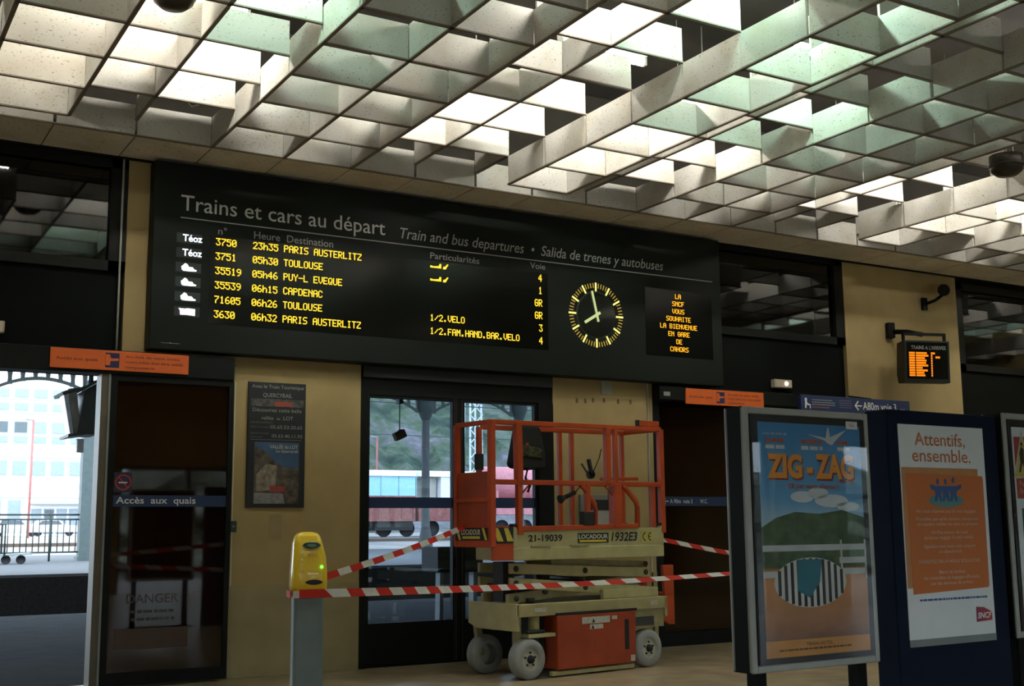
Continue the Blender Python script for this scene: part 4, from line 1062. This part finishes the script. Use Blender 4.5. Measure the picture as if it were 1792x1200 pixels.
# --- second framed stand, cut by the right edge
t = thing('poster_stand', 'silver framed stand with works notice and yellow warning triangle at right edge', 'poster stand', kpos(2.145, -.03), KR, 'poster stands')
framed(t, .955, .745, 2.105, .15)
MB().box(.04, .915, -.004, .012, .785, 2.065).build('backing', BLACK_PRINT, t)
ps = MB().box(.072, .872, -.007, -.004, .84, 2.02).build('poster', MATS['poster_white'], t)
MB().box(.085, .86, -.0085, -.0075, 1.58, 1.96).build('red_header', M('works_red', (0.38, 0.035, 0.025), .5), ps)
tr = MB().prism([(.06, 1.70), (.255, 1.71), (.165, 2.0)], -.0095, -.0087).build('warning_border', M('works_pale', (0.60, 0.58, 0.45), .5), ps)
MB().prism([(.075, 1.712), (.24, 1.72), (.165, 1.965)], -.0105, -.0097).build('warning_triangle', M('works_yellow', (0.60, 0.48, 0.10), .5), tr)
MB().prism([(.115, 1.74), (.135, 1.80), (.13, 1.86), (.15, 1.90), (.175, 1.88), (.17, 1.82), (.19, 1.75), (.175, 1.75), (.155, 1.80), (.13, 1.74)], -.0115, -.0107).disc((.155, 1.915), .012, -.0112, 12).prism([(.185, 1.74), (.22, 1.742), (.205, 1.77)], -.0115, -.0107).build('worker_pictogram', BLACK_PRINT, tr)
text('red_lettering', 'Paris-Châteauroux', .115, 1.655, .034, M('works_text', (0.55, 0.40, 0.20), .5), ps, x1=.46, y=-.0095)
text('red_lettering', 'Brive-Cahors', .115, 1.61, .034, MATS['works_text'], ps, x1=.36, y=-.0095)
smallprint('red_print', .27, .45, 1.73, .030, MATS['works_text'], ps, -.0095)
MB().box(.12, .19, -.0085, -.0075, 1.27, 1.52).build('grey_panel_print', M('works_grey', (0.06, 0.10, 0.12), .5), ps)
MB().box(.12, .18, -.0085, -.0075, 1.20, 1.25).build('grey_panel_print', M('works_grey2', (0.20, 0.24, 0.25), .5), ps)
for k in range(16):
    if k in (7,): continue
    smallprint('body_print', .245, .80 - .06 * (k % 3), 1.46 - .027 * k, .011, GREY_PRINT, ps, -.008)
sncf_logo(ps, .125, .245, .985 + .065, 1.15, -.008)
smallprint('body_print', .245, .7, 1.01, .013, GREY_PRINT, ps, -.008)
smallprint('bold_print', .13, .35, .945, .020, NB, ps, -.008)
MB().box(.04, .915, -.0175, -.0155, .785, 2.065).build('glass', CLEAR, t)

# ================================================================== OUTSIDE: PLATFORMS, STATION YARD, BUILDING, HILL
ASPH = M('platform_asphalt', (0.035, 0.040, 0.043), .9, var=.15, scale=2.5, spec=.02)
PAVE = M('far_platform_paving', (0.11, 0.115, 0.12), .9, var=.1, spec=.03)
BALL = M('dark_ballast_and_shade', (0.018, 0.017, 0.016), .95, var=.4, scale=20)
GRND = M('yard_ground', (0.19, 0.175, 0.16), .9, var=.3, scale=.4)
structure(MB().box(-40, 70, 0.34, 10.8, -1.2, -0.003).build('platform_near', ASPH))
structure(MB().box(-40, 70, 10.4, 13.6, -1.4, -0.9).build('track_bed', BALL))
structure(MB().box(-40, 70, 13.5, 33.5, -1.2, 0.6).build('platform_far', PAVE))
structure(MB().box(-40, 70, 13.44, 13.5, -1.2, .55).build('platform_face_shade', BALL))  # dark sheet painting in the shade on the far platform's face
structure(MB().add([(-120, 33.5, .4), (300, 33.5, .4), (300, 50, .95), (-120, 50, .95), (300, 320, 1.2), (-120, 320, 1.2)], [(0, 1, 2, 3), (3, 2, 4, 5)]).build('ground', GRND))
structure(MB().box(-60, 60, -60, HY0 - .3, -.25, -.02).build('forecourt', M('forecourt_asphalt', (0.22, 0.22, 0.22), .9, spec=.1)))
rb = random.Random(5)  # unseen bank added to block sky in reflections, standing for trees and street
bv, bf = [], []
for j in range(13):
    for i in range(61):
        bv.append((-45 + 1.5 * i + rb.uniform(-.4, .4), -25 - 4 * (j / 12) + rb.uniform(-.8, .8), -.1 + 3.4 * j / 12 + rb.uniform(-.5, .5) * (1 if j else 0)))
for j in range(12):
    for i in range(60): bf.append((j * 61 + i, j * 61 + i + 1, j * 61 + i + 62, j * 61 + i + 61))
structure(MB().add(bv, bf).build('sky_block_bank', M('sky_block_green', (0.16, 0.18, 0.15), .9, var=.6, scale=1.5)))
IRON = M('dark_green_iron', (0.030, 0.045, 0.042), .55, var=.1)
# canopy over the near platform
structure(MB().box(-30, 40, 0.34, 13.0, 5.3, 5.45).build('canopy_near', VOID))
# tracks
def track(y, z, name='rail_track'):
    t = thing(name, 'railway track of two dark rails between the platforms' if y < 20 else 'railway track beyond the far platform under the goods wagons', 'track', (0, y, z))
    for dy in (-.72, .72): MB().box(-38, 68, dy - .035, dy + .035, 0, .14).build('rail', M('rail_steel', (0.10, 0.07, 0.055), .4, metal=.5), t)
track(12.1, -.9); track(44.5, .77)
# building
t = thing('office_building', 'overexposed white office building with rows of windows seen through the open door', 'building', (5.0, 110, 1.0))
FAC = M('white_facade', (0.86, 0.86, 0.86), .8, var=.02)
MB().box(-22, 26, 0.4, 12, 0, 17.5).build('wall', FAC, t)
WIN = M('window_pale', (0.20, 0.25, 0.28), .3, var=.1)
WDK = M('window_dark', (0.06, 0.08, 0.09), .3, var=.1)
WFR = M('window_frame', (0.26, 0.30, 0.36), .5)
rows = [(13.05, 14.0), (11.8, 12.6), (9.65, 10.85), (8.7, 9.45), (5.65, 7.1)]
for r_, (z0, z1) in enumerate(rows):
    for k in range(-6, 10):
        x = 8.55 + 1.72 * k + (.03 * r_)
        if x < -21 or x > 24: continue
        vis = 6 < x < 17.5
        dark = (r_ == 2 and k in (-1, 0))
        wd = MB().box(x, x + 1.3, .30, .4, z0, z1).build('window', WFR, t)
        if vis: MB().box(x + .10, x + 1.2, .27, .31, z0 + .1, z1 - .1).build('pane', WDK if dark else WIN, wd)
for z in (11.55 - .0, 12.86, 7.35, 3.55):
    MB().box(-22, 26, .28, .4, z, z + .08).build('string_course', WFR, t)
MB().box(10.3, 20, -.6, .4, 2.95, 3.1).build('canopy', WFR, t)
for k in range(5):
    x = 10.55 + 1.15 * k
    f = MB().box(x, x + .95, .25, .4, .2, 2.55).build('window', WFR, t)
    MB().box(x + .08, x + .87, .20, .26, .25, 2.45).build('pane', WDK if k == 1 else WIN, f)
for x in (6.7, 8.45): 
    f = MB().box(x, x + 1.2, .3, .4, 1.6, 3.4).build('window', WFR, t); MB().box(x + .1, x + 1.1, .27, .31, 1.7, 3.3).build('pane', WIN, f)
# parked cars in front of it
def car(x, y, z, col, label):
    t = thing('parked_car', label, 'car', (x, y, z), 0, 'parked cars')
    MB().prism([(0, .3), (4.1, .3), (4.15, .75), (3.9, .85), (3.0, .92), (2.5, 1.35), (1.0, 1.38), (.45, .95), (.05, .85)], 0, 1.65).build('body', M('car_' + label[:5], col, .25), t, bevel=.08, seg=3)
    MB().prism([(.75, .95), (2.75, .95), (2.42, 1.28), (1.1, 1.3)], -.01, 0.02).build('side_window', WDK, t)
    for wx in (.8, 3.3): MB().lathe([(.31, 0), (.31, .2), (.001, .2)], (wx, -.02, .3), (0, 1, 0), 18).build('wheel', RUBBER, t)
car(9.6, 92, 1.02, (0.55, 0.57, 0.6), 'silver parked car behind the railing in front of the white building')
car(13.2, 96, 1.02, (0.75, 0.75, 0.75), 'white parked car behind the railing beside the building entrance')
# red lamp pole
def pole(x, y, z0, z1, label):
    t = thing('signal_pole', label, 'pole', (x, y, z0), 0, 'thin red poles')
    MB().tube([(0, 0, 0), (0, 0, z1 - z0)], .075, 8).build('shaft', M('pole_red', (0.34, 0.10, 0.09), .6), t)
    MB().tube([(0, 0, z1 - z0), (-.5, 0, z1 - z0 + .02)], .06, 8).build('lamp_head', STEEL, t)
pole(9.25, 70, 1.0, 8.5, 'thin red lamp pole in front of the white building')
pole(33.26, 70, 1.0, 8.1, 'thin red pole rising behind the blue wagon')
# railing on the far platform
t = thing('platform_railing', 'dark metal railing with thin bars on the far platform', 'railing', (0, 24, .6))
MB().tube([(-8, 0, 1.32), (6, 0, 1.28)], .028, 8).build('top_rail', IRON, t)
MB().tube([(-8, 0, 1.19), (6, 0, 1.15)], .024, 8).build('second_rail', IRON, t)
MB().tube([(-8, 0, .25), (6, 0, .25)], .024, 8).build('bottom_rail', IRON, t)
bme = MB().tube([(0, 0, .25), (0, 0, 1.17)], .014, 6).mesh('baluster', IRON)
for k in range(0, 34):
    o = bpy.data.objects.new('baluster', bme); o.location = (-1.0 + .162 * k, 0, 0); link(o, t)
pme = MB().tube([(0, 0, 0), (0, 0, 1.32)], .03, 8).mesh('post', IRON)
for x in (-2.2, .35, 2.85, 5.4):
    o = bpy.data.objects.new('post', pme); o.location = (x, 0, 0); link(o, t)
# luggage cart
t = thing('luggage_cart', 'low dark luggage cart with small wheels on the far platform', 'cart', (0.6, 22, .6))
MB().prism([(0, .17), (1.45, .24), (1.45, .28), (0, .22)], -.3, .3).build('deck', STEEL, t)
MB().tube([(.78, -.28, .2), (.78, -.28, 1.02), (0, -.28, 1.02)], .03, 8).build('handle_frame', IRON, t)
MB().tube([(.78, .28, .2), (.78, .28, 1.02), (0, .28, 1.02)], .03, 8).build('handle_frame', IRON, t)
for x in (.2, .82, 1.18):
    MB().lathe([(.115, -.04), (.115, .04), (.001, .04)], (x, -.3, .115), (0, 1, 0), 16).build('wheel', RUBBER, t)
# wires
# canopy of the far platform: columns, arched girders, roof
def column(x, y, z0, zc, square, label, grp):
    t = thing('canopy_column', label, 'column', (x, y, z0), 0, grp)
    h = zc - z0
    if square:
        MB().box(-.19, .19, -.19, .19, .0, h + .5).build('shaft', M('grey_green_column', (0.07, 0.095, 0.095), .6), t, bevel=.01)
        MB().box(-.24, .24, -.24, .24, 0, .12).build('base', MATS['grey_green_column'], t)
    else:
        G = M('column_grey', (0.035, 0.04, 0.04), .6)
        MB().lathe([(.30, 0), (.28, .3), (.19, .75), (.17, .9), (.155, h - .3), (.155, h)], (0, 0, 0), (0, 0, 1), 20).build('shaft', G, t)
        MB().lathe([(.155, 0), (.22, .12), (.30, .35), (.36, .45), (.36, .95)], (0, 0, h), (0, 0, 1), 20).build('capital', IRON, t)
def arch(x0, x1, y, zs, za, zt, label, ncut=7):
    """flat iron girder: straight top chord, arched bottom chord, uprights between"""
    t = thing('arched_girder', label, 'girder', ((x0 + x1) / 2, y, zs), 0, 'arched canopy girders')
    hw = (x1 - x0) / 2 - (.20 if y < 30 else .37); n = 16; th = .09
    f = lambda x: za - zs - (za - zs) * (x / hw) ** 2
    b = MB()
    for k in range(n):
        a, c = -hw + 2 * hw * k / n, -hw + 2 * hw * (k + 1) / n
        b.prism([(a, f(a)), (c, f(c)), (c, f(c) + th), (a, f(a) + th)], -.06, .06)
    b.build('bottom_chord', IRON, t)
    MB().box(-hw, hw, -.08, .08, zt - zs, zt - zs + .35).build('top_chord', IRON, t)
    for k in range(ncut + 1):
        x = -hw + 2 * hw * k / ncut
        MB().prism([(x - .07, f(max(-hw, min(hw, x)))), (x + .07, f(max(-hw, min(hw, x)))), (x + .05, (f(max(-hw, min(hw, x))) + zt - zs) / 2), (x + .07, zt - zs + .02), (x - .07, zt - zs + .02), (x - .05, (f(max(-hw, min(hw, x))) + zt - zs) / 2)], -.05, .05).build('upright', IRON, t)
SP = 2.75
column(3.80, 24.0, .6, 5.2, True, 'square grey green column at the right side of the open doorway view', 'canopy columns')
column(1.05, 24.0, .6, 5.2, True, 'square column of the far canopy cut by the left edge', 'canopy columns')
arch(1.05, 3.80, 24, 5.36, 5.66, 5.86, 'arched iron girder with rounded openings above the railing', 7)
arch(-1.70, 1.05, 24, 5.36, 5.66, 5.86, 'arched iron girder continuing beyond the left edge', 7)
structure(MB().box(-6, 6.2, 22, 26, 6.2, 6.4).build('canopy_far', VOID))
column(17.98, 31, .6, 5.65, False, 'round grey column with bell base seen through the left central door', 'canopy columns')
column(22.3, 31, .6, 5.75, False, 'round column seen through the right central door', 'canopy columns')
column(13.7, 31, .6, 5.65, False, 'round column hidden beside the central doorway', 'canopy columns')
arch(13.7, 17.98, 31, 5.95, 6.52, 6.55, 'arched iron girder left of the round column', 9)
arch(17.98, 22.3, 31, 5.95, 6.55, 6.58, 'arched iron girder right of the round column', 9)
structure(MB().box(10, 40, 28.5, 33.5, 6.95, 7.1).build('canopy_mid', VOID))
# tv monitors under the near canopy
t = thing('platform_monitors', 'pair of hooded platform monitors hanging in the open doorway', 'monitor', (.02, 6.0, 2.72))
MC = M('monitor_case', (0.05, 0.06, 0.06), .5)
SC2 = M('monitor_pale_screen', (0.50, 0.54, 0.58), .25, var=.25, scale=5)
MB().prism([(.05, .04), (.12, .66), (.34, .80), (.34, .05)], -.30, .30).build('case', MC, t, bevel=.01)
MB().prism([(.0, .04), (.10, .06), (.02, .70), (-.10, .68)], -.28, .02).build('screen', SC2, t, bevel=.01)
MB().prism([(-.05, .02), (.0, .03), (-.10, .66), (-.17, .63)], -.34, -.02).build('screen', SC2, t, bevel=.01)
MB().prism([(-.19, .62), (.12, .72), (.34, .86), (.34, .82), (.12, .67), (-.17, .58)], -.36, .30).build('hood', MC, t)
MB().prism([(-.08, .0), (.20, .05), (.20, .08), (-.08, .04)], -.36, .30).build('bottom_tray', MC, t)
MB().tube([(.26, 0, .8), (.26, 0, 2.9)], .035, 8).build('hanger', IRON, t)
MB().box(.10, .19, -.05, .05, -.19, 0).build('junction_box', M('pale_box', (0.45, 0.46, 0.46), .5), t)
# hanging lamp seen through the centre door
t = thing('hanging_floodlight', 'small floodlight hanging on a rod under the platform canopy', 'lamp', (3.74, 3.0, 2.62))
MB().tube([(0, 0, .10), (0, 0, .50)], .008, 6).build('rod', IRON, t)
MB().bar((-.075, 0, .02), (.075, 0, .09), .10, .11).build('housing', M('flood_dark', (0.05, 0.045, 0.03), .6), t, bevel=.01)
MB().tube([(-.05, 0, .08), (0, 0, .13), (.05, 0, .13)], .006, 6).build('yoke', IRON, t)
MB().box(-.03, .03, -.05, .05, .48, 3.0 - .02).build('ceiling_mount', IRON, t)
# black bench outside the centre doors
t = thing('platform_bench', 'black box-shaped seat on grey legs just outside the central doors', 'bench', (3.46, 1.3, 0))
MB().box(0, .62, 0, .45, .90, 1.20).build('seat_box', BLACKF, t, bevel=.01)
for x in (.04, .5): MB().bar((x + .02, .1, 0.0), (x + .06, .15, .9), .05, .12).build('leg', STEEL, t)
# wagons
t = thing('blue_box_wagon', 'pale blue goods wagon with white roof seen through the central door', 'wagon', (14.0, 49.2, .95))
MB().box(0, 12.35, 0, 2.6, 2.25, 3.36).build('body', M('wagon_blue', (0.33, 0.60, 0.66), .6, var=.05), t)
MB().prismx([(-.1, 3.34), (2.7, 3.34), (2.5, 3.6), (1.3, 3.72), (.1, 3.62)], 0, 12.35).build('roof', M('wagon_white', (0.80, 0.80, 0.82), .6), t)
for k in range(12): MB().box(.5 + 1.08 * k, .54 + 1.08 * k, -.03, 0, 2.25, 3.36).build('rib', M('wagon_blue_dark', (0.2, 0.38, 0.42), .6), t)
MB().box(0, 12.35, -.02, 2.6, .85, 1.55).build('underframe', M('wagon_red', (0.22, 0.07, 0.06), .7, var=.3), t)
MB().box(0, 12.35, .0, 2.6, 1.55, 2.25).build('lower_side', M('wagon_red', (0.22, 0.07, 0.06), .7, var=.3), t)
for k in range(18): MB().box(.3 + .7 * k, .38 + .7 * k, -.06, 0, 1.0, 1.6).build('stanchion', MATS['wagon_red'], t)
for x in (2.0, 4.0, 10.6, 12.0): MB().lathe([(.45, 0), (.45, .14), (.001, .14)], (x, .3, .45), (0, 1, 0), 20).build('wheel', RUBBER, t)
MB().box(10.0, 12.3, .2, 2.2, .35, .85).build('bogie', RUBBER, t)
t = thing('white_box_wagon', 'white goods wagon coupled behind the blue wagon', 'wagon', (27.95, 49.2, .95))
MB().box(0, 3.2, 0, 2.6, 2.0, 3.36).build('body', M('wagon_white', (0.80, 0.80, 0.82), .6), t)
MB().box(-.5, -.1, .4, 2.2, 2.0, 3.3).build('end_wall', M('wagon_beige', (0.45, 0.42, 0.36), .6), t)
MB().prismx([(-.1, 3.34), (2.7, 3.34), (2.5, 3.6), (1.3, 3.72), (.1, 3.62)], -1.3, 3.2).build('roof', M('wagon_white', (0.80, 0.80, 0.82), .6), t)
MB().box(-1.4, 3.2, -.02, 2.6, .85, 2.0).build('underframe', MATS['wagon_red'], t)
for x in (-.4, 1.4): MB().lathe([(.45, 0), (.45, .14), (.001, .14)], (x, .3, .45), (0, 1, 0), 20).build('wheel', RUBBER, t)
t = thing('tank_wagon', 'pink red tank wagon seen behind the lift basket', 'wagon', (31.5, 49.5, .95))
PK = M('wagon_pink', (0.50, 0.18, 0.20), .6, var=.15)
MB().tube([(0, 1.3, 3.0), (8, 1.3, 3.0)], 1.05, 24).build('tank', PK, t)
MB().box(-.2, 8.2, 0, 2.6, 1.2, 1.9).build('underframe', PK, t)
for k in range(6): MB().box(.2 + 1.4 * k, .35 + 1.4 * k, -.05, 0.1, 1.2, 2.6).build('saddle', PK, t)
MB().box(.9, 1.4, -.08, 0, 1.7, 2.0).build('white_plate', M('wagon_white', (0.80, 0.80, 0.82), .6), t)
for x in (.8, 2.4, 6.0): MB().lathe([(.45, 0), (.45, .14), (.001, .14)], (x, .3, .45), (0, 1, 0), 20).build('wheel', RUBBER, t)
# lattice mast
t = thing('lattice_mast', 'pale steel lattice mast in front of the hillside', 'mast', (35.9, 60, 1.0))
LM = M('mast_pale', (0.50, 0.55, 0.62), .5)
for a in (-.5, .5):
    for b_ in (-.5, .5): MB().bar((a, b_, 0), (a * .8, b_ * .8, 11), .10).build('leg', LM, t)
for k in range(11):
    z = k * 1.0
    MB().bar((-.5, -.5, z), (.5, -.5, z + 1), .06).build('lacing', LM, t)
    MB().bar((.5, -.5, z), (-.5, -.5, z + 1), .06).build('lacing', LM, t)
# overhead wires
t = thing('overhead_line', 'overhead railway wires crossing in front of the hillside', 'wires', (13, 46, .9))
for x in (0, 58):
    MB().bar((x, 0, 0), (x, 0, 7.9), .18).build('mast', IRON, t)
    MB().bar((x, -6, 7.0), (x, 7, 7.0), .10).build('cross_arm', IRON, t)
for z, y in ((6.4, -5), (7.2, 0), (5.8, 6)):
    MB().tube([(0, y, z + .2), (29, y, z), (58, y, z + .2)], .03, 5).build('wire', IRON, t)
# hillside
hv, hf = [], []
nx, ny = 90, 36
rnd = random.Random(3)
for j in range(ny + 1):
    for i in range(nx + 1):
        x = 28 + 190 * i / nx; y = 95 + 150 * j / ny
        z = 1.0 + 75 * (j / ny) ** 1.05 + rnd.uniform(-.9, .9) * (1 if j else 0) + 3 * math.sin(i * .33 + j * .21) * (j / ny)
        hv.append((x + rnd.uniform(-.7, .7), y + rnd.uniform(-.7, .7), z))
for j in range(ny):
    for i in range(nx):
        a = j * (nx + 1) + i; hf.append((a, a + 1, a + nx + 2, a + nx + 1))
hm_, nt, out = nodes_of('wooded_hillside')
N, L = nt.nodes, nt.links
p = N.new('ShaderNodeBsdfPrincipled'); p.inputs['Roughness'].default_value = .95; p.inputs['Specular IOR Level'].default_value = .1
tc = N.new('ShaderNodeTexCoord')
n1 = N.new('ShaderNodeTexNoise'); n1.inputs['Scale'].default_value = .13; n1.inputs['Detail'].default_value = 9; n1.inputs['Roughness'].default_value = .78
L.new(tc.outputs['Object'], n1.inputs['Vector'])
rp = N.new('ShaderNodeValToRGB')
els = rp.color_ramp.elements
els[0].position = .34; els[0].color = (.018, .026, .028, 1)
els[1].position = .70; els[1].color = (.22, .20, .21, 1)
for a, c in ((.44, (.035, .055, .040)), (.51, (.065, .09, .055)), (.58, (.11, .105, .12))):
    e = els.new(a); e.color = (*c, 1)
L.new(n1.outputs[0], rp.inputs[0]); L.new(rp.outputs[0], p.inputs['Base Color']); L.new(p.outputs[0], out.inputs[0])
hb = MB(); hb.add(hv, hf, False)
structure(hb.build('hillside', hm_))

# round dark fittings in the ceiling
dome((-1.05, -3.27, 5.34), .16, 'round dark ceiling fitting cut by the top edge', False)
dome((7.44, -3.95, 5.1), .17, 'round dark ceiling fitting near the right edge', True)
# loose cable hanging in the gap of the grid
MB().tube([(-.42, -1.424, 5.50), (-.40, -1.25, 5.42), (-.36, -1.12, 5.335), (-.31, -1.1, 5.305), (-.25, -1.12, 5.325), (-.20, -1.25, 5.42), (-.17, -1.424, 5.50)], .006, 6).build('loose_cable', M('cable_pale', (0.5, 0.48, 0.4), .6), ceiling)
